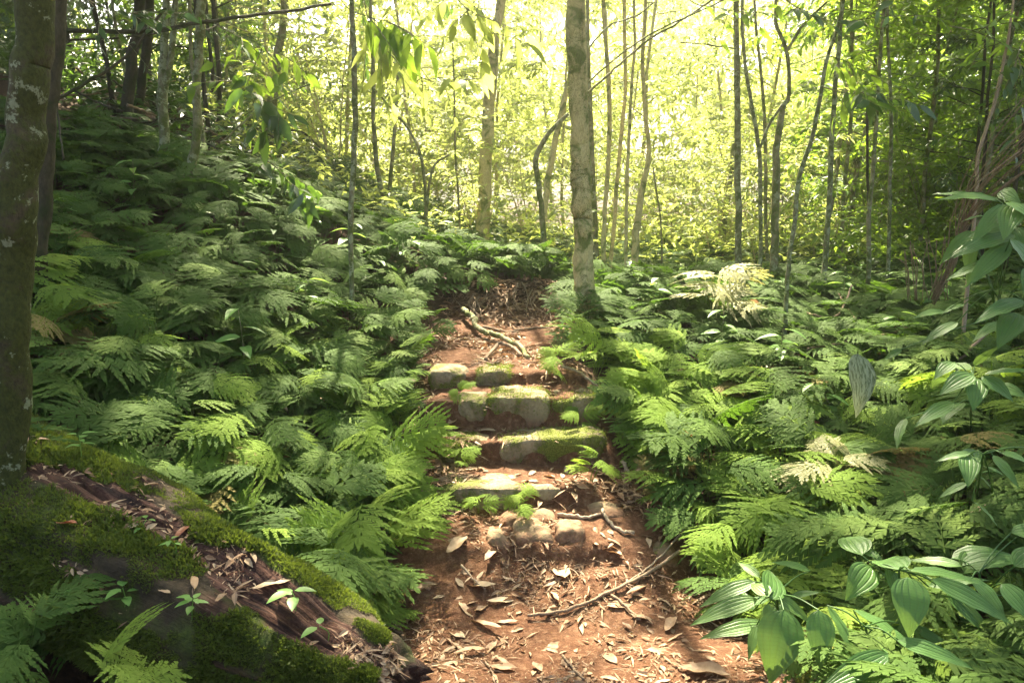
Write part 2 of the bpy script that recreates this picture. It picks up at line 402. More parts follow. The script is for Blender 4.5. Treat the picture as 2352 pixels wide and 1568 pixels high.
# ------------------------------------------------------------------ path outline in the view (soil kept free of plants)
EY = [560, 640, 655, 700, 740, 800, 850, 900, 1000, 1100, 1200, 1300, 1450, 1568, 1800]
EL = [1176, 1176, 1060, 1045, 1030, 1015, 985, 1000, 1005, 985, 950, 940, 930, 900, 880]
ER = [1176, 1176, 1290, 1300, 1300, 1285, 1290, 1370, 1400, 1480, 1530, 1550, 1700, 1860, 2000]
def path_in(X, Y, pad=0):
    l = np.interp(Y, EY, EL) - pad; r = np.interp(Y, EY, ER) + pad
    return (X > l) & (X < r) & (Y > 640)

# ------------------------------------------------------------------ ground sheet
def build_ground():
    def axis(lo, hi, flo, fhi, step, n):
        a = np.arange(flo, fhi, step)
        g = np.geomspace(step * 1.5, hi - fhi + step, n)
        h = np.geomspace(step * 1.5, flo - lo + step, n)
        return np.r_[(flo - h)[::-1], a, fhi - step + g]
    xs = axis(-110, 110, -1.3, 1.6, .014, 90); ys = axis(-110, 110, 2.1, 6.6, .016, 90)
    X, Y = np.meshgrid(xs, ys)
    Z = ground(X, Y)
    nx, ny = len(xs), len(ys)
    i = np.arange(nx * ny).reshape(ny, nx)
    q = np.stack([i[:-1, :-1], i[:-1, 1:], i[1:, 1:], i[1:, :-1]], -1).reshape(-1, 4)
    P = np.c_[X.ravel(), Y.ravel(), Z.ravel()]
    px, py, dep = to_px(P)
    l = np.interp(py, EY, EL); r = np.interp(py, EY, ER)
    d = np.minimum(px - l, r - px) * dep / 1850
    d = d + fbm(P[:, 0] * 6, P[:, 1] * 6, o=3) * .06
    hum = np.clip((.02 - d) / .1, 0, 1); hum = np.where((P[:, 1] < 1) | (py < 640) | (P[:, 1] > 5.95), 1, hum); hum = np.maximum(hum, np.clip((P[:, 1] - 5.55 + fbm(P[:, 0] * 5, P[:, 1] * 5, o=3) * .2) / .5, 0, .6) * (P[:, 0] > -1.3))
    mb = MB(); mb.add(P, None, q, hum)
    o = link("ground", mb.mesh("ground", M['soil'])); tag(o, "red soil forest floor rising in a stepped path", kind='structure')
build_ground()

# ------------------------------------------------------------------ tubes
def tube(mb, pts, rad, seg=8, namp=0.0, nscale=6.0, tint=.5, cap=True, seed=0):
    pts = np.asarray(pts, float); rad = np.broadcast_to(np.asarray(rad, float), (len(pts),)).copy()
    T = np.gradient(pts, axis=0); T /= np.linalg.norm(T, axis=1)[:, None] + 1e-9
    ref = np.array([1.0, 0, 0]) if abs(T[0, 0]) < .8 else np.array([0, 1.0, 0])
    nrm = np.cross(T[0], ref); nrm /= np.linalg.norm(nrm)
    ring = []
    ang = np.linspace(0, 2 * np.pi, seg, endpoint=False)
    for k in range(len(pts)):
        nrm = nrm - T[k] * nrm.dot(T[k]); nrm /= np.linalg.norm(nrm) + 1e-9
        b = np.cross(T[k], nrm)
        dirs = np.cos(ang)[:, None] * nrm + np.sin(ang)[:, None] * b
        ring.append(pts[k] + dirs * rad[k])
    V = np.array(ring)
    if namp:
        c = pts[:, None, :]; d = V - c
        n = fbm(V[..., 0] * nscale + seed, V[..., 1] * nscale, V[..., 2] * nscale, o=3)
        V = c + d * (1 + namp * n[..., None])
    n = len(pts); i = np.arange(n * seg).reshape(n, seg); j = np.roll(i, -1, 1)
    q = np.stack([i[:-1], j[:-1], j[1:], i[1:]], -1).reshape(-1, 4)
    V = V.reshape(-1, 3); f3 = []
    if cap:
        V = np.r_[V, [pts[0], pts[-1] + T[-1] * rad[-1] * .4]]
        a, b = n * seg, n * seg + 1
        f3 = [(a, (k + 1) % seg, k) for k in range(seg)] + [(b, (n - 1) * seg + k, (n - 1) * seg + (k + 1) % seg) for k in range(seg)]
    uv = np.zeros((len(V), 2))
    mb.add(V, f3, q, tint, uv)
def smooth_path(pts, n):
    """Catmull-Rom through pts"""
    p = np.asarray(pts, float)
    if len(p) < 2: return p
    P = np.vstack([2 * p[0] - p[1], p, 2 * p[-1] - p[-2]])
    t = np.linspace(0, len(p) - 1 - 1e-6, n); i = t.astype(int); f = (t - i)[:, None]
    a, b, c, d = P[i], P[i + 1], P[i + 2], P[i + 3]
    return .5 * ((2 * b) + (-a + c) * f + (2 * a - 5 * b + 4 * c - d) * f ** 2 + (-a + 3 * b - 3 * c + d) * f ** 3)

# ------------------------------------------------------------------ leaf templates (length along +Y, blade in XY, top up +Z)
def leaf_tpl(L=1.0, W=.35, n=3, fold=.18, droop=.18, tip=.3):
    t = np.linspace(0, 1, n + 1)
    prof = np.sin(np.pi * t ** (.8)) ** .8 * (1 - tip * t)
    y = t * L; zc = -droop * L * t ** 2
    mid = np.c_[np.zeros(n + 1), y, zc]
    k = slice(1, n)
    l = np.c_[-prof[k] * W / 2 * L, y[k], zc[k] + fold * prof[k] * W * L]
    r = l * [-1, 1, 1]
    v = np.r_[mid, l, r]; a = n + 1; b = a + n - 1
    f3 = [(0, 1, a), (0, b, 1), (n, a + n - 2, n - 1), (n, n - 1, b + n - 2)]; f4 = []
    for i in range(1, n - 1):
        f4 += [(i, i + 1, a + i, a + i - 1), (i, b + i - 1, b + i, i + 1)]
    return v, np.array(f3), np.array(f4).reshape(-1, 4), np.zeros((len(v), 2))
LEAF = leaf_tpl()
LEAF_N = leaf_tpl(W=.26, droop=.3)
LEAF_S = leaf_tpl(W=.42, n=2, tip=.1)

def big_leaf_tpl(W=.5, n=12, m=6, fold=.1, droop=.3, curl=0.0):
    t = np.linspace(0, 1, n + 1)
    prof = np.clip(np.sin(np.pi * t ** .72), 0, 1) ** .85 * (1 - .35 * t ** 2)
    prof[-1] = .004; prof[0] = .01
    s = np.linspace(-1, 1, m + 1)
    Sg, T = np.meshgrid(s, t)
    x = Sg * prof[:, None] * W / 2
    z = fold * np.abs(x) * 1.5 - droop * T ** 2 - curl * x ** 2 * 4 + .008 * np.sin(T * 22) * np.abs(Sg)
    # ribs: the blade bulges between the lengthwise veins
    z = z + .0035 * np.abs(np.sin(np.abs(Sg) * np.pi / .37)) * prof[:, None]
    v = np.stack([x, T - droop * .3 * T ** 2, z], -1).reshape(-1, 3)
    i = np.arange((n + 1) * (m + 1)).reshape(n + 1, m + 1)
    q = np.stack([i[:-1, :-1], i[:-1, 1:], i[1:, 1:], i[1:, :-1]], -1).reshape(-1, 4)
    return v, np.zeros((0, 3), int), q, np.c_[Sg.ravel(), T.ravel()]
BIG = big_leaf_tpl(); BIG_W = big_leaf_tpl(W=.62, droop=.4); BIG_N = big_leaf_tpl(W=.27, droop=.2)

def frames(direction, up, roll=None):
    """rotation matrices whose +Y is direction and +Z close to up"""
    d = direction / (np.linalg.norm(direction, axis=1)[:, None] + 1e-9)
    x = np.cross(d, up); x /= np.linalg.norm(x, axis=1)[:, None] + 1e-9
    z = np.cross(x, d)
    if roll is not None:
        c, s = np.cos(roll)[:, None], np.sin(roll)[:, None]
        x, z = x * c + z * s, z * c - x * s
    return np.stack([x, d, z], -1)

# ------------------------------------------------------------------ woody plants
def grow(r, H, lean=.1, nb=14, b0=.2, bl=(.5, 1.2), up=.5, leafL=.1, leaves_per_m=34, rad=.03, stems=1, twigs=3, droop=.25, tpl=LEAF, wiggle=.05, spread=.3, leafm=None):
    """returns (wood, leaves): stems with branches, twigs and leaves set along the twigs"""
    wood, lv = MB(), MB()
    LP, LD = [], []
    for sidx in range(stems):
        a = r.random() * 6.28
        base = np.array([math.cos(a), math.sin(a), 0]) * (.06 if stems > 1 else 0)
        out = np.array([math.cos(a), math.sin(a), 0]) * (spread if stems > 1 else lean)
        k = np.linspace(0, 1, 14)[:, None]
        h = H * (1 if sidx == 0 else .6 + .4 * r.random())
        st = base + out * h * k ** 1.4 + np.array([0, 0, 1]) * h * k
        wig = np.cumsum(r.normal(0, wiggle * h / 14, (14, 3)), 0) * [1, 1, 0]; st = st + wig - wig[0]
        rr = rad * (1 - .8 * k[:, 0]) * (1 if stems == 1 else .7)
        tube(wood, st, rr, 6)
        for b in range(nb):
            f = b0 + (1 - b0) * (b + r.random()) / nb
            f = min(f, .995); i = int(f * 13); p0 = st[i] + (st[min(i + 1, 13)] - st[i]) * (f * 13 - i)
            ba = r.random() * 6.28; L = (bl[0] + (bl[1] - bl[0]) * r.random()) * (1.15 - .6 * f)
            n = 6; kk = np.linspace(0, 1, n)[:, None]
            d0 = np.array([math.cos(ba), math.sin(ba), up * (.4 + r.random())])
            br = p0 + d0 * L * kk + np.array([0, 0, -droop]) * L * kk ** 2 + np.cumsum(r.normal(0, .03 * L, (n, 3)), 0)
            br[0] = p0
            tube(wood, br, np.maximum(rr[i] * .4 * (1 - .8 * kk[:, 0]), .002), 4, cap=False)
            tw = [(br, .35)]
            for _ in range(twigs):
                j = 1 + int(r.random() * (n - 2)); q0 = br[j]
                dd = d0 / np.linalg.norm(d0) + r.normal(0, .75, 3) * [1, 1, .5]; dd /= np.linalg.norm(dd)
                lt = L * (.3 + .35 * r.random()); t5 = np.linspace(0, 1, 4)[:, None]
                tt = q0 + dd * lt * t5 + np.array([0, 0, -.22]) * lt * t5 ** 2
                tube(wood, tt, np.array([.0035, .003, .002, .001]), 3, cap=False); tw.append((tt, .1))
            for tt, s0 in tw:
                seg = np.linalg.norm(np.diff(tt, axis=0), axis=1).sum()
                m = max(3, int(seg * leaves_per_m * (1 - s0)))
                f = s0 + (1 - s0) * (np.arange(m) + .5) / m
                idx = f * (len(tt) - 1); ii = np.minimum(idx.astype(int), len(tt) - 2)
                P = tt[ii] + (tt[ii + 1] - tt[ii]) * (idx - ii)[:, None]
                D = tt[ii + 1] - tt[ii]; D /= np.linalg.norm(D, axis=1)[:, None] + 1e-9
                side = np.cross(D, [0, 0, 1.0]); side /= np.linalg.norm(side, axis=1)[:, None] + 1e-9
                sg = np.where(np.arange(m) % 2, 1, -1)[:, None]
                dd = D * .6 + side * sg * .9 + r.normal(0, .28, (m, 3)) + np.array([0, 0, -.25])
                LP.append(P); LD.append(dd)
    LP = np.concatenate(LP); LD = np.concatenate(LD); m = len(LP)
    up_ = np.array([0, 0, 1.0]) + r.normal(0, .35, (m, 3))
    F_ = frames(LD, up_) * (leafL * (.65 + .6 * r.random(m)))[:, None, None]
    lv.inst(tpl, F_, LP, r.random(m))
    return wood, lv

protos = {}
def plant_mesh(key, seed, leafmat, woodmat, **kw):
    wd, lv = grow(np.random.default_rng(seed), **kw)
    protos[key] = (wd.mesh(key + "_wood", woodmat), lv.mesh(key + "_leaves", leafmat, smooth=False))
# young trees with leaves the whole way up, and low shrubs
for k in range(4):
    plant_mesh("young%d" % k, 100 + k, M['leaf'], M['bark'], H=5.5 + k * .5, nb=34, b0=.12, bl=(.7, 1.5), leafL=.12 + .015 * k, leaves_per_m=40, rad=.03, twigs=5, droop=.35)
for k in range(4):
    plant_mesh("bright%d" % k, 120 + k, M['leaf_sunlit'], M['bark_lit_pale'], H=5.5 + k * .6, nb=26, b0=.15, bl=(.7, 1.6), leafL=.12 + .02 * (k % 2), leaves_per_m=36, rad=.028, twigs=5, droop=.35)
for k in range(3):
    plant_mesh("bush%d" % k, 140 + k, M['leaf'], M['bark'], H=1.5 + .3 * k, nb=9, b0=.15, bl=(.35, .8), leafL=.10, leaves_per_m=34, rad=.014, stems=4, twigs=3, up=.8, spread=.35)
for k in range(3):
    plant_mesh("bushbright%d" % k, 150 + k, M['leaf_sunlit'], M['bark_lit_pale'], H=1.6 + .3 * k, nb=9, b0=.15, bl=(.35, .8), leafL=.10, leaves_per_m=32, rad=.014, stems=4, twigs=3, up=.8, spread=.35)
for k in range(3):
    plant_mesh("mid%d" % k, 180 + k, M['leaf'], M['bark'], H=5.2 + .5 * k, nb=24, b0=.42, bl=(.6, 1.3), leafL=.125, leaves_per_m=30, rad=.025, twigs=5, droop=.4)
    plant_mesh("dark%d" % k, 160 + k, M['leaf_shaded'], M['bark_dark'], H=6.2 + .5 * k, nb=34, b0=.15, bl=(.6, 1.3), leafL=.11, leaves_per_m=34, rad=.025, twigs=4, droop=.3)

def put(key, name, x, y, label, cat, group, rz=None, sc=1.0, dz=-.03, z=None):
    wme, lme = protos[key]
    e = empty(name, (x, y, (gz(x, y) if z is None else z) + dz), label, cat, group)
    e.rotation_euler[2] = random.random() * 6.28 if rz is None else rz; e.scale = (sc, sc, sc)
    link("trunk" if 'bush' not in key else "stems", wme, e); link("crown" if 'bush' not in key else "foliage", lme, e)
    return e

random.seed(4)
r = np.random.default_rng(21)
# sunlit young trees behind the crest
cnt = 0
def scatter_trees(n, d0, d1, x0, x1, keys, name, label, cat, group, mind, sc=(.8, 1.15), avoid=None, seed=0):
    """x0,x1 in view coordinates at that distance"""
    rr = np.random.default_rng(seed); got = []
    tries = 0
    while len(got) < n and tries < 4000:
        tries += 1
        d = d0 + (d1 - d0) * rr.random(); X = x0 + (x1 - x0) * rr.random()
        x = (X - 1176) / 1176 * TANH * d
        if any((x - a) ** 2 + (d - b) ** 2 < mind ** 2 for a, b in got): continue
        if avoid and avoid(X, d): continue
        got.append((x, d))
        put(keys[int(rr.random() * len(keys))], name, x, d, label, cat, group, sc=sc[0] + (sc[1] - sc[0]) * rr.random())
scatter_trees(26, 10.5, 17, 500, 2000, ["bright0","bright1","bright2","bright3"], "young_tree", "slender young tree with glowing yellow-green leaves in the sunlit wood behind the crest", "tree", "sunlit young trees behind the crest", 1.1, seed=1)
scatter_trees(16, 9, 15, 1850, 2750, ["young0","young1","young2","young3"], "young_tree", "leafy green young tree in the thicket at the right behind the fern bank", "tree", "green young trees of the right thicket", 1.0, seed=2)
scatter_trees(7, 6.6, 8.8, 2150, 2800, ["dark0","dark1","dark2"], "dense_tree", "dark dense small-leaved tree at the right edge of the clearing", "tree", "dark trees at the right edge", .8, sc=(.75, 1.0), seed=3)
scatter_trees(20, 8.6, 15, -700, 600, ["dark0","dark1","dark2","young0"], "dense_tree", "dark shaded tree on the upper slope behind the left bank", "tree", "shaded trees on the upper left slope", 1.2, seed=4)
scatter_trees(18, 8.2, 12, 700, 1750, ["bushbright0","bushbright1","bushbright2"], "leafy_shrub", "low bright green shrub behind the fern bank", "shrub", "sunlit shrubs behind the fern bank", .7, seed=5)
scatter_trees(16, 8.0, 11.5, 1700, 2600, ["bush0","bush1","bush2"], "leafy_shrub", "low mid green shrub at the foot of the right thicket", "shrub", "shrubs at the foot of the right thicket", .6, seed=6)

scatter_trees(13, 6.8, 9.6, -300, 600, ["mid0","dark0","dark1","dark2"], "young_tree", "young tree with bare foot and layered leaves above the left bank", "tree", "young trees above the left bank", .7, seed=14)
scatter_trees(9, 6.4, 9.0, 1830, 2500, ["mid0","mid1","mid2"], "young_tree", "young tree with bare foot and layered mid green leaves in front of the right thicket", "tree", "young trees in front of the right thicket", .7, seed=15)
# far wood, one mass
def far_wood(label, mat, n, nc, d0, d1, xr, zr, seed, leaf=(.2, .16)):
    rr = np.random.default_rng(seed); mb = MB()
    cx = []
    for k in range(nc):
        d = d0 + (d1 - d0) * rr.random(); x = xr(rr.random(), d)
        cx.append((x, d, zr[0] + (zr[1] - zr[0]) * rr.random(), .9 + 1.2 * rr.random()))
    cx = np.array(cx); idx = rr.integers(0, len(cx), n)
    v = rr.normal(0, 1, (n, 3)); v /= np.linalg.norm(v, axis=1)[:, None]; v *= (rr.random(n) ** .4)[:, None]
    P = np.c_[cx[idx, 0], cx[idx, 1], cx[idx, 2]] + v * cx[idx, 3][:, None] * [1, 1, .75]
    P[:, 2] += ground(P[:, 0], P[:, 1]) * .6
    F_ = frames(rr.normal(0, 1, (n, 3)) + [0, 0, -.5], np.array([0, 0, 1.0]) + rr.normal(0, .4, (n, 3))) * (leaf[0] + leaf[1] * rr.random(n))[:, None, None]
    mb.inst(LEAF_S, F_, P, rr.random(n))
    o = link("far_wood", mb.mesh("far_wood", mat, smooth=False)); tag(o, label, "foliage", kind='stuff')
far_wood("far sunlit wood seen as one mass between the trunks", M['leaf_sunlit'], 52000, 150, 17, 33, lambda q, d: (q * 2 - 1) * (TANH * d * 1.25 + 2), (1.0, 7.5), 8)
far_wood("dark far foliage closing the view above the upper left slope", M['leaf_shaded'], 46000, 80, 11, 19, lambda q, d: -d * (.27 + .5 * q), (1.0, 8.5), 9, (.13, .09))
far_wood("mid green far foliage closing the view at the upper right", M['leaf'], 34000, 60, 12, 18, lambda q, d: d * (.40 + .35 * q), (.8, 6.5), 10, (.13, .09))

def undergrowth(label, mat, n, x0, x1, d0, d1, h, seed, L=.12):
    rr = np.random.default_rng(seed); mb = MB()
    m = n // 14
    d = d0 + (d1 - d0) * rr.random(m) ** .8; x = (x0 + (x1 - x0) * rr.random(m) - 1176) / 1176 * TANH * d
    hh = h * (.3 + .9 * rr.random(m)) * (.75 + .5 * vnoise(x * 1.1, d * 1.1))
    idx = rr.integers(0, m, n)
    t = rr.random(n) ** .7
    off = rr.normal(0, .16, (n, 2)) * (.4 + t)[:, None]
    X, Y = x[idx] + off[:, 0], d[idx] + off[:, 1]
    P = np.c_[X, Y, ground(X, Y, False) + .03 + hh[idx] * t]
    a = rr.random(n) * 6.28
    F_ = frames(np.c_[np.cos(a), np.sin(a), rr.normal(-.1, .35, n)], np.array([0, 0, 1.0]) + rr.normal(0, .35, (n, 3))) * (L * (.6 + .7 * rr.random(n)))[:, None, None]
    mb.inst(LEAF_S, F_, P, rr.random(n))
    o = link("undergrowth", mb.mesh("undergrowth", mat, smooth=False)); tag(o, label, "undergrowth", kind='stuff')
undergrowth("low sunlit undergrowth covering the forest floor behind the crest", M['leaf_sunlit'], 26000, 500, 2000, 7.6, 17, .75, 41)
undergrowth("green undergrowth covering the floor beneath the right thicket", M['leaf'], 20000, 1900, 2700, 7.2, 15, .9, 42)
undergrowth("sparse dark undergrowth on the upper left slope", M['leaf_shaded'], 26000, -700, 660, 7.2, 16, .7, 43)

# ------------------------------------------------------------------ the trunks that can be told apart
def trunk_tree(name, label, pts, d, mat, top=True, branches=(), crown=None, seg=12, namp=.08, lean_d=0.0, flare=1.25, base_ground=True):
    """pts: (view x, view y, width in view pixels) from the foot upwards; branches: lists of the same"""
    def conv(lst, d_, dd=0):
        out, rad = [], []
        for i, p in enumerate(lst):
            dk = d_ + (p[3] if len(p) > 3 else 0)
            q = at(p[0], p[1], dk); out.append(q); rad.append(p[2] / 2 / 1176 * TANH * dk * 1.0)
        return out, rad
    P, Rr = conv(pts, d)
    if base_ground:
        b = P[0].copy(); g = gz(b[0], b[1])
        if b[2] > g - .05:
            P.insert(0, np.array([b[0] + (b[0] - P[1][0]) * .05, b[1], g - .08])); Rr.insert(0, Rr[0] * flare)
    if top and pts[-1][1] < 60:
        last, prev = P[-1], P[-2]; u = (last - prev) / (np.linalg.norm(last - prev) + 1e-9)
        u = u * .5 + np.array([0, 0, .5]); u /= np.linalg.norm(u)
        H = 2.4 + (d > 6) * 1.0
        P += [last + u * H * .5, last + u * H]; Rr += [Rr[-1] * .8, Rr[-1] * .5]
    P = np.array(P); Rr = np.array(Rr)
    base = P[0].copy(); base[2] = max(base[2], gz(base[0], base[1])) if base_ground else base[2]
    e = empty(name, base, label, "tree")
    n = max(24, int(len(P) * 9))
    SP = smooth_path(P, n); SR = np.interp(np.linspace(0, len(P) - 1, n), np.arange(len(P)), Rr)
    jit = np.c_[fbm(np.arange(n) * .35 + d * 7, np.full(n, 3.3), o=2), fbm(np.arange(n) * .35 + d * 3, np.full(n, 8.1), o=2), np.zeros(n)] * (SR * .22)[:, None]
    mb = MB(); tube(mb, SP + jit, SR, seg, namp, 9 if SR.max() > .04 else 25)
    link("trunk", mb.mesh("trunk", mat, origin=base), e)
    if SR.max() * seg > 1.8:      # moss shoots on the rough near bark
        V = mb.v[0][:n * seg].reshape(n, seg, 3); r_ = np.random.default_rng(1); K = 26000
        i = r_.integers(0, n - 1, K); j = r_.integers(0, seg, K); f, g = r_.random(K)[:, None], r_.random(K)[:, None]
        Q = (V[i, j] * (1 - f) + V[i + 1, j] * f) * (1 - g) + (V[i, (j + 1) % seg] * (1 - f) + V[i + 1, (j + 1) % seg] * f) * g
        nn = Q - (SP[i] * (1 - f) + SP[i + 1] * f); nn /= np.linalg.norm(nn, axis=1)[:, None]
        mm = fbm(Q[:, 0] * 9, Q[:, 1] * 9, Q[:, 2] * 6, o=4); kp = mm > -.12; Q, nn, mm = Q[kp], nn[kp], mm[kp]; K = len(Q)
        Fm = frames(nn * .5 + [0, 0, -.35] + r_.normal(0, .5, (K, 3)), r_.normal(0, 1, (K, 3))) * (.005 + .008 * r_.random(K))[:, None, None]
        ms = MB(); ms.inst(leaf_tpl(W=.4, n=2, tip=.2, droop=.3), Fm, Q, np.clip(.35 + mm * .6, 0, 1))
        tag(link("moss", ms.mesh("moss", M['mossy'], smooth=False, origin=base), e), kind='stuff')
    for br in branches:
        bp, brr = conv(br, d); bp = np.array(bp)
        nb = max(10, len(bp) * 6)
        mb = MB(); tube(mb, smooth_path(bp, nb), np.interp(np.linspace(0, len(bp) - 1, nb), np.arange(len(bp)), brr), max(6, seg - 4), namp, 15)
        link("branch", mb.mesh("branch", mat, origin=base), e)
    if crown:
        cmat, rad, nb, leafL = crown[:4]
        r_ = np.random.default_rng(int(d * 97 + pts[0][0]))
        above = np.nonzero(to_px(SP)[1] < -90)[0]; hi0 = min(.93, (above[0] if len(above) else n - 2) / (n - 1))
        wd, lv = MB(), MB(); LP, LD = [], []
        for b in range(nb):
            f = hi0 + (1 - hi0) * r_.random(); i = int(f * (n - 1)); p0 = SP[i]
            a = r_.random() * 6.28; L = rad * (.5 + .6 * r_.random())
            kk = np.linspace(0, 1, 7)[:, None]; d0 = np.array([math.cos(a), math.sin(a), .5 + .4 * r_.random()])
            brp = p0 + d0 * L * kk + np.array([0, 0, -.35]) * L * kk ** 2 + np.cumsum(r_.normal(0, .03 * L, (7, 3)), 0); brp[0] = p0
            tube(wd, brp, np.maximum(SR[i] * .4 * (1 - .85 * kk[:, 0]), .002), 5, cap=False)
            for _ in range(7):
                j = 2 + int(r_.random() * 5); dd = d0 + r_.normal(0, .8, 3); dd /= np.linalg.norm(dd); lt = L * .4 * (.5 + r_.random())
                t5 = np.linspace(0, 1, 4)[:, None]; tt = brp[j] + dd * lt * t5 + np.array([0, 0, -.3]) * lt * t5 ** 2
                tube(wd, tt, np.array([.004, .003, .002, .001]), 3, cap=False)
                m = max(4, int(lt * 32)); f2 = (np.arange(m) + .5) / m * 3; i2 = np.minimum(f2.astype(int), 2)
                LP.append(tt[i2] + (tt[i2 + 1] - tt[i2]) * (f2 - i2)[:, None])
                LD.append((tt[i2 + 1] - tt[i2]) / lt * 2 + r_.normal(0, .7, (m, 3)) + [0, 0, -.25])
        LP = np.concatenate(LP); LD = np.concatenate(LD); m = len(LP)
        keep = np.ones(m, bool)
        F_ = frames(LD, np.array([0, 0, 1.0]) + r_.normal(0, .35, (m, 3))) * (leafL * (.65 + .6 * r_.random(m)))[:, None, None]
        lv.inst(LEAF, F_, LP, r_.random(m))
        link("limbs", wd.mesh("limbs", mat, origin=base), e); link("crown", lv.mesh("crown", cmat, smooth=False, origin=base), e)
    return e

LB, LG, LDK = M['leaf_sunlit'], M['leaf'], M['leaf_shaded']
T = trunk_tree
T("forest_tree", "thick lichen-blotched mossy trunk at the left edge standing by the fallen log", [(4,1500,86),(10,1200,84),(22,900,84),(30,640,84),(48,400,82),(66,200,80),(84,0,78)], 2.55, M['bark_mossy'], seg=28, namp=.07, crown=(LDK,1.9,10,.12))
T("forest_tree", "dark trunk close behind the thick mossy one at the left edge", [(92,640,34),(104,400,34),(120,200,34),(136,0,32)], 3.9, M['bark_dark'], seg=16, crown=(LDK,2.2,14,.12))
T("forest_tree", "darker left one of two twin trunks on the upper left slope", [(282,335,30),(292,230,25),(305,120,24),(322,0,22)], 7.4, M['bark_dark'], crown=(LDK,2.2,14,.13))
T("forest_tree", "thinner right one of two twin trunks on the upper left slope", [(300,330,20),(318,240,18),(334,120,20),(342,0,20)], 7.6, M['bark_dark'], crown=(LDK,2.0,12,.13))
T("forest_tree", "forked lichen-grey trunk on the left fern bank beside the twin trunks", [(368,400,24),(378,320,22),(372,220,22),(376,120,16),(380,0,15)], 6.2, M['bark_lichen'], branches=[[(375,215,14),(390,150,15),(398,80,14),(405,-40,12)]], crown=(LDK,2.1,14,.13))
T("forest_tree", "straight dark trunk with pale foot at the top of the left fern bank", [(437,400,24),(452,320,19),(452,200,18),(456,100,20),(462,0,21)], 6.0, M['bark'], crown=(LDK,2.1,14,.13))
T("forest_tree", "short lit trunk half hidden by big leaves right of the left bank top", [(608,370,26),(618,280,26),(628,218,22),(640,120,18),(655,0,16)], 9.5, M['bark'], crown=(LG,1.6,9,.13))
T("forest_tree", "thin pale mottled trunk rising from the left ferns near the path", [(808,640,11),(806,500,12),(815,300,13),(814,150,12),(808,0,11)], 5.0, M['bark_lichen'], crown=(LG,1.4,5,.13))
T("forest_tree", "slim trunk bending right at its foot behind the thin mottled one", [(889,545,11),(884,480,11),(866,380,11),(858,270,10),(858,180,9),(850,0,7)], 9, M['bark'], branches=[[(889,520,9),(892,470,9),(899,386,9),(907,292,8),(915,150,6)]], crown=(LG,1.4,8,.13))
T("forest_tree", "small forked sapling left of the pale leaning trunk", [(978,560,7),(978,480,7),(969,370,7),(940,300,5),(860,205,4)], 8, M['bark'], top=False, branches=[[(980,500,6),(984,437,6),(998,380,6),(1030,356,4)]])
T("forest_tree", "very thin upright sapling between the forked sapling and the pale leaning trunk", [(1057,560,5),(1052,440,5),(1046,353,5),(1044,235,4),(1040,100,3)], 8, M['bark'], top=False)
T("forest_tree", "pale smooth trunk leaning right in the glow left of the path crest", [(1108,575,32),(1112,440,30),(1120,300,28),(1130,168,26),(1140,60,22),(1150,0,20)], 8.3, M['bark_lit_pale'], seg=16)
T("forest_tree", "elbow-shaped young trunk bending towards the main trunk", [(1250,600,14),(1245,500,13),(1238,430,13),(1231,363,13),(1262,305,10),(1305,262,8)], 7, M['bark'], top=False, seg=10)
T("forest_tree", "slanting young trunk crossing behind the elbow-shaped one", [(1246,560,12),(1255,440,14),(1268,360,14),(1290,255,14),(1312,160,12),(1330,40,10),(1336,0,10)], 7.3, M['bark_lit_pale'], seg=10)
T("forest_tree", "main pale knobbly trunk of two fused stems standing at the path crest", [(1333,750,46),(1334,715,33),(1335,690,30),(1337,640,36),(1338,560,42),(1338,500,44),(1333,425,44),(1330,380,40),(1330,300,38),(1324,168,38),(1320,60,38),(1322,0,36)], 5.4, M['bark_lit_pale'], seg=24, namp=.1,
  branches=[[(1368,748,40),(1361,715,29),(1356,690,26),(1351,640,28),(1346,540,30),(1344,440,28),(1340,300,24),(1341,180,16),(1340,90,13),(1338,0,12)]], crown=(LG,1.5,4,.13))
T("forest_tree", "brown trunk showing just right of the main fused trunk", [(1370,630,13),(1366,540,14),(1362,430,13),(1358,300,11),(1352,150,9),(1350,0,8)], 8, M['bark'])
T("forest_tree", "pale pole-like trunk next right of the main fused trunk", [(1386,665,12),(1386,560,11),(1391,460,10),(1399,320,10),(1398,190,10),(1386,0,9)], 7, M['bark_lit_pale'])
T("forest_tree", "thin wavy stem second right of the main fused trunk", [(1398,650,10),(1410,517,9),(1424,336,9),(1436,202,8),(1434,0,8)], 7.2, M['bark_lit_pale'])
T("forest_tree", "thin wavy stem third right of the main fused trunk", [(1439,670,8),(1438,517,8),(1440,437,8),(1448,235,7),(1458,100,6),(1456,0,6)], 6.8, M['bark_lit_pale'])
T("forest_tree", "pale tapering trunk with a kinked thin upper stem in the brightest gap", [(1461,690,13),(1458,600,17),(1462,530,17),(1472,450,15),(1490,353,10),(1483,269,9),(1476,151,9),(1483,0,8)], 7, M['bark_lit_pale'])
T("forest_tree", "thread-thin curved sapling right of the brightest gap", [(1520,600,5),(1517,504,4),(1506,430,4),(1500,386,3)], 7.5, M['bark'], top=False)
T("forest_tree", "straight mottled trunk at the left of the right-hand group", [(1694,620,15),(1696,500,15),(1693,269,14),(1692,130,13),(1691,0,12)], 7.2, M['bark_lichen'], crown=(LG,1.4,5,.13))
T("forest_tree", "thin crooked stem just right of the straight mottled trunk", [(1745,680,9),(1747,527,9),(1745,370,9),(1735,290,9),(1717,188,8),(1707,100,7),(1705,0,7)], 6.3, M['bark_lichen'], branches=[[(1744,345,6),(1765,290,6),(1797,240,6)]])
T("forest_tree", "thin straight stem between two crooked ones of the right-hand group", [(1762,620,8),(1759,504,8),(1757,302,8),(1750,188,7),(1733,0,6)], 8, M['bark'])
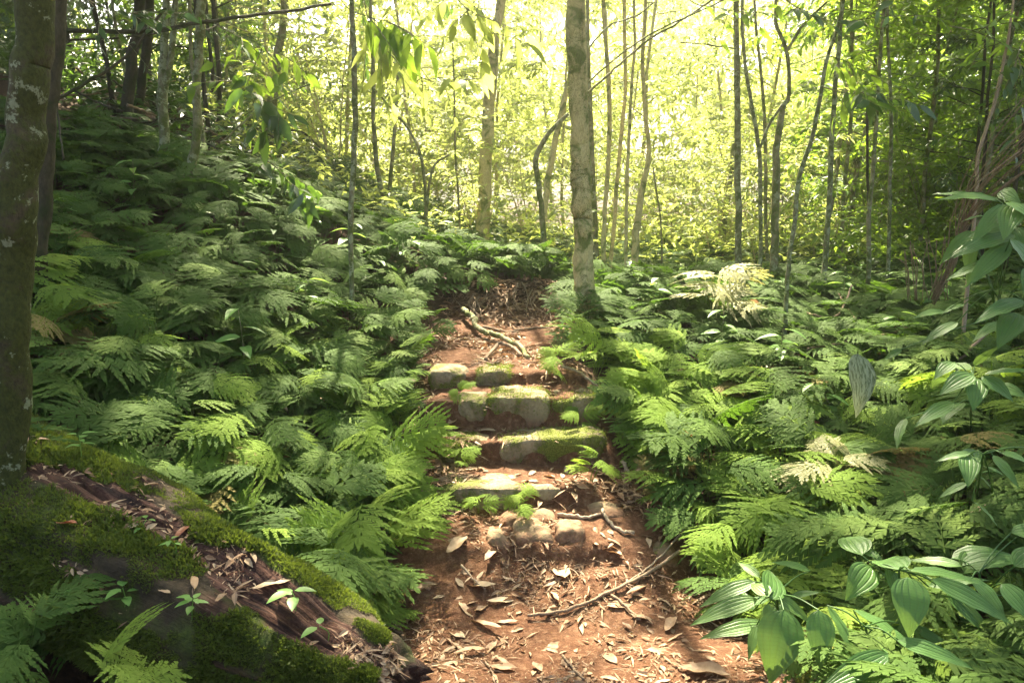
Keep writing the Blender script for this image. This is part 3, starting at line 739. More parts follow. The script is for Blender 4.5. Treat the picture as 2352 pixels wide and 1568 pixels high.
T("forest_tree", "sturdy trunk that divides into two crooked upper stems", [(1778,620,19),(1780,504,18),(1785,336,16),(1797,252,12),(1812,215,9),(1807,118,9),(1784,60,8),(1782,0,7)], 7, M['bark'], branches=[[(1805,122,7),(1830,80,7),(1848,54,6),(1911,-6,5)]], crown=(LG,1.4,5,.13))
T("forest_tree", "dark spotted stem leaning right, standing nearest in the right ferns", [(1803,775,11),(1806,690,10),(1812,600,10),(1824,520,10),(1837,403,10),(1864,319,10),(1880,242,9),(1900,134,8),(1938,0,7)], 5.2, M['bark_lichen'], crown=(LG,1.3,4,.13))
T("forest_tree", "white-spotted trunk right of the dark leaning stem", [(1893,625,13),(1903,500,12),(1911,302,11),(1926,118,10),(1935,0,9)], 6.6, M['bark_lichen'], crown=(LG,1.3,4,.13))
T("forest_tree", "thread-thin upright stem right of the white-spotted trunk", [(1996,600,6),(1995,484,6),(1992,360,6),(1992,218,5)], 7, M['bark_dark'], top=False)
T("forest_tree", "slim dotted stem farthest right of the upright group", [(2040,630,9),(2042,527,8),(2045,400,8),(2046,235,7),(2039,94,6),(2040,0,6)], 7, M['bark_lichen'], crown=(LG,1.4,7,.12))
T("forest_tree", "long pale leaning stem crossing the dark foliage at the right", [(2236,520,8),(2244,427,8),(2248,353,7),(2284,235,7),(2310,120,6),(2328,0,5)], 4.6, M['twig_pale'], crown=(LDK,1.2,6,.12))
T("forest_tree", "short brown trunk far behind the right fern bank", [(1656,625,22),(1660,517,20),(1676,430,12),(1690,300,9)], 9.5, M['bark'], top=False)

# unseen trees added outside the frame to shade the banks and near corners
def shade_tree(bx, by, cx, cy, h, rad, label, dens=30, leafL=.15):
    base = np.array([bx, by, gz(bx, by)]); top = np.array([cx, cy, gz(cx, cy) + h])
    e = empty("added_shade_tree", base, label, "tree", "added shade trees around the clearing")
    r_ = np.random.default_rng(int(abs(bx * 31 + by * 17 + cx * 5)))
    k = np.linspace(0, 1, 14)[:, None]
    st = base * (1 - k ** 1.8) + top * k ** 1.8; st[:, 2] = base[2] + (top[2] - base[2]) * k[:, 0] ** .8
    st = st + np.cumsum(r_.normal(0, .05, (14, 3)), 0) * [1, 1, 0]
    mb = MB(); tube(mb, st, .12 * (1 - .65 * k[:, 0]), 12, .1, 5); link("trunk", mb.mesh("trunk", M['bark'], origin=base), e)
    wd, lv = MB(), MB(); LP, LD = [], []
    for b in range(dens):
        i = 9 + int(5 * r_.random()); a = r_.random() * 6.28; L = rad * (.45 + .6 * r_.random())
        i = min(i, 13)
        kk = np.linspace(0, 1, 7)[:, None]; d0 = np.array([math.cos(a), math.sin(a), .3 * r_.random() + .05])
        p0 = st[i] + (top - st[i]) * .5 * (i < 12)
        brp = st[i] + d0 * L * kk + np.array([0, 0, -.1]) * L * kk ** 2 + np.cumsum(r_.normal(0, .03 * L, (7, 3)), 0)
        brp[0] = st[i]
        tube(wd, brp, .022 * (1 - .85 * kk[:, 0]), 5, cap=False)
        for _ in range(10):
            j = 1 + int(r_.random() * 6); dd = d0 + r_.normal(0, .9, 3) * [1, 1, .4]; dd /= np.linalg.norm(dd); lt = L * .42 * (.5 + r_.random())
            m = max(4, int(lt * 30)); f2 = r_.random(m)[:, None]
            LP.append(brp[j] + dd * lt * f2 + np.array([0, 0, -.2]) * lt * f2 ** 2); LD.append(dd + r_.normal(0, .8, (m, 3)) + [0, 0, -.2])
    LP = np.concatenate(LP); LD = np.concatenate(LD)
    # nothing hangs down into the clearing
    m = len(LP)
    F_ = frames(LD, np.array([0, 0, 1.0]) + r_.normal(0, .35, (m, 3))) * (leafL * (.65 + .6 * r_.random(m)))[:, None, None]
    lv.inst(LEAF_S, F_, LP, r_.random(m))
    link("limbs", wd.mesh("limbs", M['bark'], origin=base), e); link("crown", lv.mesh("crown", LG, smooth=False, origin=base), e)
# foot x, y, crown x, y, height, radius, boughs
SH = []
# (shaded ground x, y, crown height, foot x, foot y, radius, boughs): the crown stands up-sun of what it shades
for tx, ty, h, bx, by, rad, nb in [(-1.9,2.3,4.2,-5.0,4.5,1.5,34),(-2.7,4.0,4.8,-6.2,7.0,1.6,34),(-4.2,5.8,5.2,-7.5,9.0,1.9,34),(-.9,1.1,4.2,-4.6,2.6,1.3,26),(.5,1.0,4.0,4.2,2.8,1.2,26),(1.9,2.0,4.2,5.2,4.4,1.4,32),
      (3.2,3.4,4.6,6.2,6.2,1.5,32),(4.8,5.2,5.2,7.6,8.6,1.8,32)]:
    SH.append((bx, by, tx + sdir.x / sdir.z * h, ty + sdir.y / sdir.z * h, h, rad, nb))
SH += [(-1.5,-2.5,-1.2,-1,6,2.2,26),(2.6,-2.6,2.2,-.8,6,2.2,26)]
for a in SH: shade_tree(*a[:6], "unseen tall tree added so its crown shades the edge of the clearing", a[6])

# ------------------------------------------------------------------ lacy spikemoss fronds
def frond_mesh(mb, r_, L=.24, lod=0, origin=np.zeros(3), az=0.0, el=.5, droop=.9, tint=.5, roll=0.0):
    """one fan-shaped frond: curved rachis, forked side branches, narrow overlapping leaflets"""
    npair = (6, 6, 5)[lod]
    quads = []
    for i in range(npair):
        t = .08 + .88 * i / npair
        bl = L * .68 * min(1, .6 + t * 2.0) * (1 - .88 * t) ** .8 * (.80 + .4 * r_.random()) + .012
        for sgn in (-1, 1):
            ang = (1.02 - .42 * t) * sgn + r_.normal(0, .07)
            b0 = np.array([0, t * L]); bd = np.array([math.sin(ang), math.cos(ang)])
            nt_ = max(3, int(bl / (.0145, .019, .028)[lod])); st_ = bl / nt_
            W_ = min(L * .88 / npair * .98, bl * .42 + .004)
            for j in range(nt_):
                s0 = j / nt_; c0 = b0 + bd * bl * s0 + np.array([0, .10 * bl * s0 * s0]); s1 = (j + 1) / nt_; c1 = b0 + bd * bl * s1 + np.array([0, .10 * bl * s1 * s1])
                for sd_ in (-1, 1):
                    a2 = ang + sd_ * (.72 + r_.normal(0, .06)); d2 = np.array([math.sin(a2), math.cos(a2)])
                    w_ = W_ * (1.0 - .8 * s0) * (.7 + .45 * r_.random())
                    e = c0 + d2 * w_ + bd * st_ * .2
                    f_ = c1 * .92 + c0 * .08 + d2 * w_ * .70
                    quads.append([c0, c1, f_, e])
            tip = b0 + bd * bl * 1.16 + np.array([0, .11 * bl]); pr = np.array([bd[1], -bd[0]]) * .0035
            quads.append([c1 - bd * st_ * .4, c1 + pr, tip, c1 - pr])
    for i in range(4):
        a, b = i / 4 * L, (i + 1) / 4 * L
        quads.append([np.array([-.0014, a]), np.array([-.0014, b]), np.array([.0014, b]), np.array([.0014, a])])
    quads.append([np.array([-.008, L * .93]), np.array([0, L * .9]), np.array([.008, L * .93]), np.array([0, L * 1.06])])
    Q = np.array(quads); x, y = Q[..., 0], Q[..., 1]
    tn = y / L
    # arch downwards along the length and towards the sides
    z = -droop * L * .42 * tn ** 2 - np.abs(x) ** 1.5 * .7 + r_.normal(0, .0010, x.shape)
    yy = y * (1 - .12 * tn)
    V = np.stack([x, yy, z], -1).reshape(-1, 3)
    cr, sr = math.cos(roll), math.sin(roll)
    V = V @ np.array([[cr, 0, -sr], [0, 1, 0], [sr, 0, cr]])
    ce, se = math.cos(el), math.sin(el)
    V = V @ np.array([[1, 0, 0], [0, ce, se], [0, -se, ce]])
    ca, sa = math.cos(az), math.sin(az)
    V = V @ np.array([[ca, sa, 0], [-sa, ca, 0], [0, 0, 1]])
    V = V + origin
    f = np.arange(len(V)).reshape(-1, 4)
    mb.add(V, None, f, tint + r_.normal(0, .06))
def spikemoss(seed, lod=0, n=6, L=.2):
    r_ = np.random.default_rng(seed); mb = MB()
    a0 = r_.random() * 6.28
    for k in range(n):
        az = a0 + k * 6.283 * 1.618 / n * 2 + r_.normal(0, .3)
        hgt = .05 + .17 * (k + .5) / n + .02 * r_.random()
        st = np.array([math.sin(az) * -.01, math.cos(az) * .01, 0])
        og = np.array([-math.sin(az) * .035, math.cos(az) * .035, hgt])
        tube(mb, np.array([st - [0, 0, .03], (st + og) / 2 + [0, 0, .012], og]), .0016, 3, cap=False, tint=.2)
        frond_mesh(mb, r_, L * (.7 + .5 * r_.random()), lod, og, az, .05 + .42 * r_.random(), .35 + .45 * r_.random(), .05 + .85 * r_.random(), r_.normal(0, .32))
    return mb
FERN = {}
for lod, cnt_ in ((0, 6), (1, 5)):
    for k in range(cnt_):
        mb = spikemoss(300 + lod * 20 + k, lod, 6 + k % 2, .22)
        for mk, mn in (("g", 'fern'), ("l", 'fern_lit'), ("b", 'fern_brown')):
            FERN[(lod, k, mk)] = mb.mesh("spikemoss", M[mn], smooth=False)
dry_m = spikemoss(390, 0, 11, .22).mesh("spikemoss_dry", M['fern_dry'], smooth=False)

# scatter over the banks
rr = np.random.default_rng(77)
fern_spots = []
def fern_candidates():
    n = 30000
    x = rr.uniform(-6, 7, n); y = rr.uniform(1.7, 10.5, n)
    z = ground(x, y); P = np.c_[x, y, z]
    px, py, dep = to_px(P)
    P2 = P.copy(); P2[:, 2] += .12
    px2, py2, _ = to_px(P2)
    ok = (px > -600) & (px < 3000) & ~path_in(px, py, 175 / dep) & ~path_in(px2, py2, 20)
    ok &= ~((y < 5.75 + .2 * fbm(x * 3, x * 0, o=2)) & (y > 5.2) & (x > -.75) & (x < .45))
    # not under the log
    lx, ly = px, py
    log = (ly > 960 + (lx - 0) * .52) & (lx < 900) & (dep < 2.75) & (lx > -100)
    ok &= ~log
    ok &= fbm(x * 1.9 + 3, y * 1.9, o=3) > -.62
    # upper left slope is bare of ferns above the bank top
    top = np.interp(px, [-300, 0, 300, 480, 700], [250, 290, 335, 400, 430])
    ok &= ~((py < top) & (px < 700))
    return P[ok], dep[ok]
P, dep = fern_candidates()
cell = {}
kept = []
for p, d in zip(P, dep):
    s = .125 if d < 5 else .15 if d < 6.8 else .2
    k = (int(p[0] / s), int(p[1] / s)); bad = False
    for a in (-1, 0, 1):
        for b in (-1, 0, 1):
            for q in cell.get((k[0] + a, k[1] + b, s), []):
                if (q[0] - p[0]) ** 2 + (q[1] - p[1]) ** 2 < s * s: bad = True
    if bad: continue
    cell.setdefault((k[0], k[1], s), []).append(p); kept.append((d, *p))
kept.sort(); kept = np.array(kept)
def slope_rot(x, y, rz):
    """plants stand up but tip a little out of the bank and towards the light"""
    g = .05; nx = -(gz(x + g, y) - gz(x - g, y)) / (2 * g); ny = -(gz(x, y + g) - gz(x, y - g)) / (2 * g)
    n = Vector((nx * .55, ny * .55, 1)).normalized()
    return (n.to_track_quat('Z', 'Y').to_matrix() @ Matrix.Rotation(rz, 3, 'Z')).to_euler()
near = kept[kept[:, 0] < 10.5]
px, py, dp = to_px(near[:, 1:])
vis = (px > -60) & (px < 2420) & (py < 1640)
ind = near[vis][:290]; rest = np.vstack([near[vis][290:], near[~vis]])
random.seed(9)
for d, x, y, z in ind:
    X, Y, _ = to_px(np.array([x, y, z])); X, Y = X[0], Y[0]
    light = random.random() < (.7 if 1350 < X < 1850 or 850 < X < 1000 else .22)  # lit-coloured fronds set more often where the banks look sunlit
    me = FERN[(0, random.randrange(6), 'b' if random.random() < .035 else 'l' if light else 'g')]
    o = link("spikemoss_fern", me)
    o.location = (x, y, z - .01); o.rotation_euler = slope_rot(x, y, random.random() * 6.28); sc = random.uniform(.7, 1.4); o.scale = (sc, sc, sc * random.uniform(.85, 1.1))
    if X < 1150: tag(o, "lacy green spikemoss fern in the dense cover of the left bank", "fern", "spikemoss ferns on the left bank")
    else: tag(o, "lacy green spikemoss fern in the dense cover of the right bank", "fern", "spikemoss ferns on the right bank")
# the rest of the cover, one mass per side
tpls = []
for k in range(5):
    mb = spikemoss(340 + k, 1, 6, .19); v, f3, f4, uv = mb.merged(); tpls.append((mb, (v, f3, f4, uv)))
far_t = []
for k in range(4):
    mb = spikemoss(360 + k, 2, 6, .24); far_t.append((mb, mb.merged()))
for side, lab in ((-1, "dense lacy fern cover carpeting the left bank"), (1, "dense lacy fern cover carpeting the right bank")):
    out = MB()
    for row in rest:
        d, x, y, z = row
        X = to_px(np.array([x, y, z]))[0][0]
        if (X < 1150) != (side < 0): continue
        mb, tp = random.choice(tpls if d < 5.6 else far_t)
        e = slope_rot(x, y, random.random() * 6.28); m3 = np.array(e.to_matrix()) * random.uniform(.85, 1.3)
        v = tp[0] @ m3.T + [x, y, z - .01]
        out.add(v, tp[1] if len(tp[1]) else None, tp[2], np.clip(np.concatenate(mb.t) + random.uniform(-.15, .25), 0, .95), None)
    o = link("fern_cover", out.mesh("fern_cover", M['fern'], smooth=False)); tag(o, lab, "fern", kind='stuff')
print("FERNS", len(ind), len(rest))

def single_fern(X, Y, label, mat='l', sc=1.0, seed=0, lift=0.0):
    p = on_ground(X, Y); o = link("spikemoss_fern", FERN[(0, seed % 6, mat)]); o.location = (p[0], p[1], p[2] + lift); o.scale = (sc,) * 3
    o.rotation_euler = slope_rot(p[0], p[1], seed * 1.7); return tag(o, label, "fern")
o = link("dry_fern", dry_m); p = on_ground(1640, 780); o.location = (p[0], p[1], p[2] + .14); o.scale = (1.5,) * 3; tag(o, "cream coloured dried-out fern fanning out in the right bank near the main trunk", "fern")
o = link("dry_fern", dry_m); p = on_ground(1900, 1200); o.location = (p[0], p[1], p[2] + .09); o.rotation_euler = (0, 0, 2); tag(o, "beige fading fern above the broad ribbed leaves in the right bank", "fern")
o = single_fern(200, 1500, "bright lacy fern in front of the mossy log in the bottom left corner", 'l', .95, 2, .10)
q = at(235, 1545, 1.72); o.location = (q[0], q[1], q[2] - .13); o.rotation_euler = (.15, 0, 1.0); o.scale = (.8, .8, .8)
o = single_fern(80, 1400, "shaded lacy fern at the foot of the lichen-blotched trunk", 'g', .9, 3, .05)
q = at(40, 1475, 2.0); o.location = (q[0], q[1], q[2] - .12)
single_fern(1200, 1190, "small bright fern hanging over the third step's edge", 'l', .42, 1, .02)
single_fern(1100, 1185, "tiny drooping fern below the smooth bare step stone", 'l', .32, 4, .02)
single_fern(1360, 1110, "leafy light green tuft growing beside the long mossy step", 'l', .55, 5, .02)
single_fern(1330, 985, "small fern growing against the right end of the square step stones", 'l', .45, 0, .02)
single_fern(1430, 960, "spreading fern at the right end of the upper steps", 'l', .8, 2, .02)
single_fern(1265, 865, "pale fern leaning into the path above the square stones", 'l', .6, 3, .02)
single_fern(1060, 950, "small bright fern on the left ends of the upper steps", 'l', .3, 3, .05)
single_fern(1050, 1080, "pale little fern at the left end of the long mossy step", 'l', .4, 0, .02)
single_fern(985, 1180, "small fern on the soil at the left edge under the bare step", 'l', .4, 1, .0)
single_fern(1490, 1060, "small clump of ferns by the curled bark strips right of the path", 'l', .5, 4, .0)

def sprig(seed):
    r_ = np.random.default_rng(seed); wd, lv = MB(), MB(); h = .24 + .14 * r_.random()
    st = np.array([[0, 0, -.02], [.01, 0, h * .5], [r_.normal(0, .04), r_.normal(0, .04), h]]); sp = smooth_path(st, 10); tube(wd, sp, np.linspace(.003, .0015, 10), 5)
    for k in range(9):
        q = sp[3 + int(k * 6.9 / 9)]; a = k * 2.4 + seed; d = np.array([[math.cos(a), math.sin(a), .1]])
        lv.inst(leaf_tpl(W=.42, n=6, fold=.1, droop=.35), frames(d, np.array([[0, 0, 1.0]]) + r_.normal(0, .2, (1, 3))) * (.09 + .05 * r_.random()), q[None] + d * .008, r_.random(1))
    return wd.mesh("sprig_stem", M['bark']), lv.mesh("sprig_leaves", M['seedling'], smooth=False)
SP_M = [sprig(k) for k in range(5)]
random.seed(3)
for X, Y in [(640,620),(720,560),(310,520),(430,470),(520,700),(380,640),(700,760),(150,560),(560,900),(860,700),(930,640),(1560,760),(1690,690),(1800,720),(1880,680),(1960,660),(2060,690),(2140,760),(1930,730),(2050,820),(1650,860),(1790,900),(2120,900),(1900,1000),(2080,980),(1580,700),(1500,760),(240,640),(800,620),(470,560),(1450,700),(2200,980)]:
    p = on_ground(X, Y); st_, lf_ = random.choice(SP_M); e = empty("leafy_sprig", (p[0], p[1], p[2]), "slender sprig of plain pointed leaves standing among the ferns of the %s bank" % ("left" if X < 1150 else "right"), "plant", "leafy sprigs on the %s bank" % ("left" if X < 1150 else "right"))
    e.rotation_euler[2] = random.random() * 6.28; sc = random.uniform(.8, 1.2); e.scale = (sc, sc, sc); link("stem", st_, e); link("leaves", lf_, e)

# ------------------------------------------------------------------ stones of the steps
def stone(label, X0, X1, Ytop, Ybot, depth=.26, mat='stone', seed=0, d=None, round_=.35, name="step_stone", tilt=0.0, namp=.14, back=.0):
    """a weathered block whose front face fills that span of the view at the ground's distance"""
    Xc = (X0 + X1) / 2
    dd = min(_STAIR_ROWD, key=lambda q: abs(q - on_ground(Xc, Ybot)[1])) if name in ('step_stone', 'cobble') else on_ground(Xc, Ybot)[1]
    dd = dd + back
    a, b = at(X0, Ybot, dd), at(X1, Ytop, dd)
    W, H = b[0] - a[0], b[2] - a[2]
    n = 18; r_ = np.random.default_rng(seed)
    g = np.linspace(-1, 1, n)
    V, Fq = [], []; off = 0
    for ax in range(3):
        for sg in (-1, 1):
            U_, W_ = np.meshgrid(g, g); c = np.zeros((n * n, 3)); o_ = [i for i in range(3) if i != ax]
            c[:, ax] = sg; c[:, o_[0]] = U_.ravel(); c[:, o_[1]] = W_.ravel()
            V.append(c); i = np.arange(n * n).reshape(n, n) + off
            q = np.stack([i[:-1, :-1], i[:-1, 1:], i[1:, 1:], i[1:, :-1]], -1).reshape(-1, 4)
            flip = (sg > 0) ^ (ax == 1)
            Fq.append(q if flip else q[:, ::-1]); off += n * n
    V = np.concatenate(V)
    nn = V / np.linalg.norm(V, axis=1)[:, None]
    pw = 1 / (np.abs(nn) ** (2 / round_ if round_ < 1 else 2)).sum(1) ** (round_ / 2 if round_ < 1 else .5)
    V = nn * pw[:, None]
    dim = np.array([W / 2, depth / 2, (H + .10) / 2])
    V = V * dim
    nz = fbm(V[:, 0] * 9 + seed * 3.1, V[:, 1] * 9, V[:, 2] * 9, o=5) + .5 * np.abs(fbm(V[:, 0] * 20 + seed, V[:, 1] * 20, V[:, 2] * 20, o=2))
    V = V + nn * (nz * namp * min(H, .14))[:, None]
    V[:, 2] += tilt * V[:, 0]
    nn_s = nn
    mb = MB(); mb.add(V, None, np.concatenate(Fq))
    me = mb.mesh("stone", M[mat])
    o = link(name, me, loc=(Xc and (a[0] + b[0]) / 2, dd + depth / 2, b[2] - (H + .10) / 2))
    o.rotation_euler[2] = r_.normal(0, .05)
    tag(o, label, "stone")
    if mat == 'stone_moss':
        K = 9000; k = r_.integers(0, len(V), K); Q = V[k] + r_.normal(0, .006, (K, 3)); nq = nn_s[k]
        mm = fbm(Q[:, 0] * 11 + seed, Q[:, 1] * 11, Q[:, 2] * 11, o=3); kp = (mm + nq[:, 2] * .25 > -.05) & (Q[:, 2] > -H * .35); Q, nq, mm = Q[kp], nq[kp], mm[kp]; K = len(Q)
        Fm = frames(nq * .5 + [0, 0, .3] + r_.normal(0, .5, (K, 3)), r_.normal(0, 1, (K, 3))) * (.005 + .007 * r_.random(K))[:, None, None]
        ms = MB(); ms.inst(leaf_tpl(W=.45, n=2, tip=.2, droop=.3), Fm, Q, np.clip(.5 + mm * .5 + r_.normal(0, .15, K), 0, 1))
        tag(link("moss", ms.mesh("moss", M['mossy'], smooth=False), o), kind='stuff')
    return o
stone("wide smooth bare stone forming the second step up", 992, 1318, 1120, 1172, .2, 'stone', 1, round_=.32)
stone("long moss-fringed slab forming the third step, its right end thick with moss", 1130, 1392, 1008, 1068, .26, 'stone_moss', 2, round_=.3, tilt=.03)
stone("low mossy stone at the left end of the long third step", 1000, 1135, 1022, 1066, .22, 'stone_moss', 3, round_=.4)
stone("tall narrow stone at the left of the fourth step", 1052, 1122, 918, 1000, .2, 'stone', 4, round_=.35)
stone("big squared stone with green moss in the middle of the fourth step", 1122, 1262, 910, 985, .26, 'stone_moss', 5, round_=.3)
stone("flat mossy stone at the right of the fourth step behind small ferns", 1262, 1385, 915, 958, .24, 'stone_moss', 6, round_=.35)
stone("rounded bare stone at the left of the topmost step", 980, 1075, 850, 882, .22, 'stone', 7, round_=.5)
stone("mossy squarish stone in the middle of the topmost step", 1092, 1178, 852, 900, .22, 'stone_moss', 8, round_=.4)
# bottom row of cobbles
cob = [(940,1010,1268,1296,"flat grey cobble at the left end of the bottom row"),(1012,1062,1262,1300,"low cobble second from the left in the bottom row"),(1066,1122,1254,1296,"mossy-sided cobble left of the middle in the bottom row"),
       (1124,1182,1246,1300,"middle cobble of the bottom row beside a dead leaf"),(1184,1262,1240,1296,"largest roundest cobble of the bottom row"),(1284,1345,1222,1262,"rounded cobble set higher at the right of the bottom row")]
for i, c in enumerate(cob): stone(c[4], c[0] - 6, c[1] + 6, c[2], c[3] + 4, .17, 'stone_soil', 20 + i, round_=.45, name="cobble", namp=.24, back=.065)
stone("half-buried soil-covered stone in the riser under the bare second step", 1140, 1290, 1190, 1228, .16, 'stone_soil', 31, round_=.7, name='rock', back=.05)
stone("half-buried pale stone by the fern tuft right of the steps", 1330, 1450, 1176, 1200, .2, 'stone_soil', 32, round_=.9, name='rock', back=.04)
stone("dark rounded rock under the broad leaves in the bottom right corner", 1880, 2090, 1530, 1640, .35, 'stone_moss', 34, round_=.9, name="rock")
stone("low stone sunk in the soil at the right edge of the lower path", 1480, 1570, 1272, 1300, .2, 'stone_soil', 35, round_=.9, name="rock")

# ------------------------------------------------------------------ fallen mossy log
def log():
    A = [at(-160, 1120, 3.05), at(60, 1215, 2.75), at(300, 1320, 2.48), at(560, 1440, 2.25), at(800, 1570, 2.06), at(880, 1622, 2.0)]
    A = np.array(A); rad = np.array([.355, .335, .295, .245, .18, .14])
    n = 150; Pn = smooth_path(A, n); Rn = np.interp(np.linspace(0, 5, n), np.arange(6), rad)
    seg = 120
    T_ = np.gradient(Pn, axis=0); T_ /= np.linalg.norm(T_, axis=1)[:, None]
    side = np.cross(T_, [0, 0, 1.0]); side /= np.linalg.norm(side, axis=1)[:, None]; upv = np.cross(side, T_)
    ang = np.linspace(0, 2 * np.pi, seg, endpoint=False)
    C = np.cos(ang)[None, :, None] * side[:, None, :] + np.sin(ang)[None, :, None] * upv[:, None, :]
    S_ = np.linspace(0, 1, n)[:, None] * np.ones((1, seg)); Aa = np.ones((n, 1)) * ang[None]
    Lw = np.linspace(0, 2.4, n)[:, None] * np.ones((1, seg))
    ca, sa = np.cos(Aa), np.sin(Aa)
    lump = fbm(Lw * 2.2, ca * 1.3 + 5, sa * 1.3, o=4) * .10
    # lengthwise furrows that follow the grain
    fur = fbm(Lw * 1.1 + 3, ca * 5.5, sa * 5.5 + 7, o=3)
    # rotten hollow running along the upper side
    c0 = np.pi * .5 + .16 * np.sin(Lw * 3) - .02 + .12 * fbm(Lw * 4, Lw * 0 + 2, o=2)
    hol = np.exp(-((Aa - c0) / (.36 + .14 * fbm(Lw * 3, Lw * 0 + 7, o=2))) ** 2) * np.clip((S_ - .17) / .12, 0, 1)
    wood = np.clip(hol * 1.35 + fbm(Lw * 4, ca * 4 + 9, sa * 4, o=4) * .75 - .42, 0, 1)
    rr_ = Rn[:, None] * (1 + lump + .05 * fur) - hol * .055 + wood * (fbm(Lw * 3, ca * 16, sa * 16, o=4) * .022 + np.abs(fbm(Lw * 6, ca * 7, sa * 7 + 3, o=3)) * .02)
    V = Pn[:, None, :] + C * rr_[..., None]
    nrm = C
    i = np.arange(n * seg).reshape(n, seg); j = np.roll(i, -1, 1)
    q = np.stack([i[:-1], i[1:], j[1:], j[:-1]], -1).reshape(-1, 4)
    # broken end, set back and jagged
    endr = V[-1] + (T_[-1] * (.02 + .05 * rng.random(seg))[:, None])
    e0 = n * seg
    ec = Pn[-1] - T_[-1] * .08
    V2 = np.r_[V.reshape(-1, 3), endr, ec[None]]
    qq = [(int(i[-1, k]), e0 + k, e0 + (k + 1) % seg, int(i[-1, (k + 1) % seg])) for k in range(seg)]
    f3 = [(e0 + k, e0 + seg, e0 + (k + 1) % seg) for k in range(seg)]
    base = Pn[60].copy(); base[2] = gz(base[0], base[1])
    e = empty("fallen_log", base, "thick moss-covered rotting log lying across the bottom left corner", "log")
    # material: wood vs mossy bark by the tint attribute
    m, t, out = newmat("log_surface"); L = t.links
    tc = N(t, "ShaderNodeTexCoord"); n1 = noise(t, 9, 7, .7, tc.outputs['Object'], .5); n2 = noise(t, 70, 5, .7, tc.outputs['Object']); n3 = noise(t, 3.2, 4, .6, tc.outputs['Object'])
    fm = N(t, 'ShaderNodeMapping'); fm.inputs['Scale'].default_value = (45, 3.0, 1); L.new(tc.outputs['UV'], fm.inputs[0]); nf = noise(t, 1.0, 6, .7, fm.outputs[0], .6)
    bark = ramp(t, n1.outputs[0], [(.3, (.018,.012,.007)), (.5, (.05,.035,.018)), (.72, (.11,.075,.04))]).outputs[0]
    moss = ramp(t, n2.outputs[0], [(.3, (.02,.028,.006)), (.7, (.10,.13,.02))]).outputs[0]
    bark = mixc(t, ramp(t, n3.outputs[0], [(.48, (0,0,0)), (.62, (1,1,1))]).outputs[0], bark, moss)
    wd = ramp(t, math_(t, 'MULTIPLY_ADD', nf.outputs[0], .7, math_(t, 'MULTIPLY', n1.outputs[0], .3)), [(.36, (.012,.005,.004)), (.47, (.05,.02,.013)), (.56, (.13,.06,.04)), (.66, (.34,.22,.15))]).outputs[0]
    a = N(t, "ShaderNodeAttribute", attribute_name="tint")
    c = mixc(t, ramp(t, a.outputs['Fac'], [(.15, (0,0,0)), (.4, (1,1,1))]).outputs[0], bark, wd)
    p = N(t, "ShaderNodeBsdfPrincipled", i={'Roughness': .85, 'Specular IOR Level': .3}); L.new(c, p.inputs['Base Color'])
    b = N(t, "ShaderNodeBump", i={'Strength': 1.0, 'Distance': .012}); L.new(math_(t, 'ADD', math_(t, 'ADD', n1.outputs[0], n2.outputs[0]), nf.outputs[0]), b.inputs['Height']); L.new(b.outputs[0], p.inputs['Normal'])
    L.new(p.outputs[0], out.inputs[0])
    mb = MB(); mb.add(V2, f3, np.r_[q, np.array(qq)], np.r_[wood.ravel(), np.full(seg + 1, .9)], np.r_[np.c_[np.abs(Aa.ravel() / np.pi - 1.5), Lw.ravel()], np.zeros((seg + 1, 2))])
    link("trunk", mb.mesh("log_body", m, origin=base), e)
    # moss cushions: many small upright shoots where the bark is mossy
    r_ = np.random.default_rng(3)
    N_ = 280000
    ia = r_.random(N_) * (n - 2); ja = r_.random(N_) * seg
    i0, j0 = ia.astype(int), ja.astype(int)
    P_ = V[i0, j0] * (1 - (ia - i0))[:, None] + V[i0 + 1, j0] * (ia - i0)[:, None]
    P_ = P_ + (V[i0, (j0 + 1) % seg] - V[i0, j0]) * (ja - j0)[:, None]
    nn = nrm[i0, j0]; wv = wood[i0, j0]
    mm = fbm(P_[:, 0] * 5.2, P_[:, 1] * 5.2 + 2, P_[:, 2] * 5.2, o=4)
    keep = (mm + np.clip(nn[:, 2], -1, 1) * .35 - wv * 2.0 > -.24) & (nn[:, 2] > -.5) & (P_[:, 2] > -0.1)
    P_, nn, mm = P_[keep], nn[keep], mm[keep]; k = len(P_)
    dd = nn * .6 + np.array([0, 0, .3]) + r_.normal(0, .5, (k, 3))
    hh = (.008 + .010 * r_.random(k)) * (1 + np.clip(mm, -.3, 1))
    F_ = frames(dd, r_.normal(0, 1, (k, 3)))
    F_ = F_ * hh[:, None, None]
    tp = leaf_tpl(W=.42, n=2, tip=.2, droop=.3)
    ms = MB(); ms.inst(tp, F_, P_ + nn * .002, np.clip(.45 + mm * .5 + r_.normal(0, .2, k), 0, 1))
    tag(link("moss", ms.mesh("moss", M['mossy'], smooth=False, origin=base), e), kind='stuff')
    return V, nrm, wood
logV, logN, logW = log()
def on_log(X, Y):
    px, py, dp = to_px(logV.reshape(-1, 3)); v = logV.reshape(-1, 3); nn = logN.reshape(-1, 3)
    tocam = np.array([0, 0, CAMZ]) - v; fac = (nn * tocam).sum(1) > 0
    k = np.argmin(np.where(fac, (px - X) ** 2 + (py - Y) ** 2, 1e12)); return v[k], nn[k]

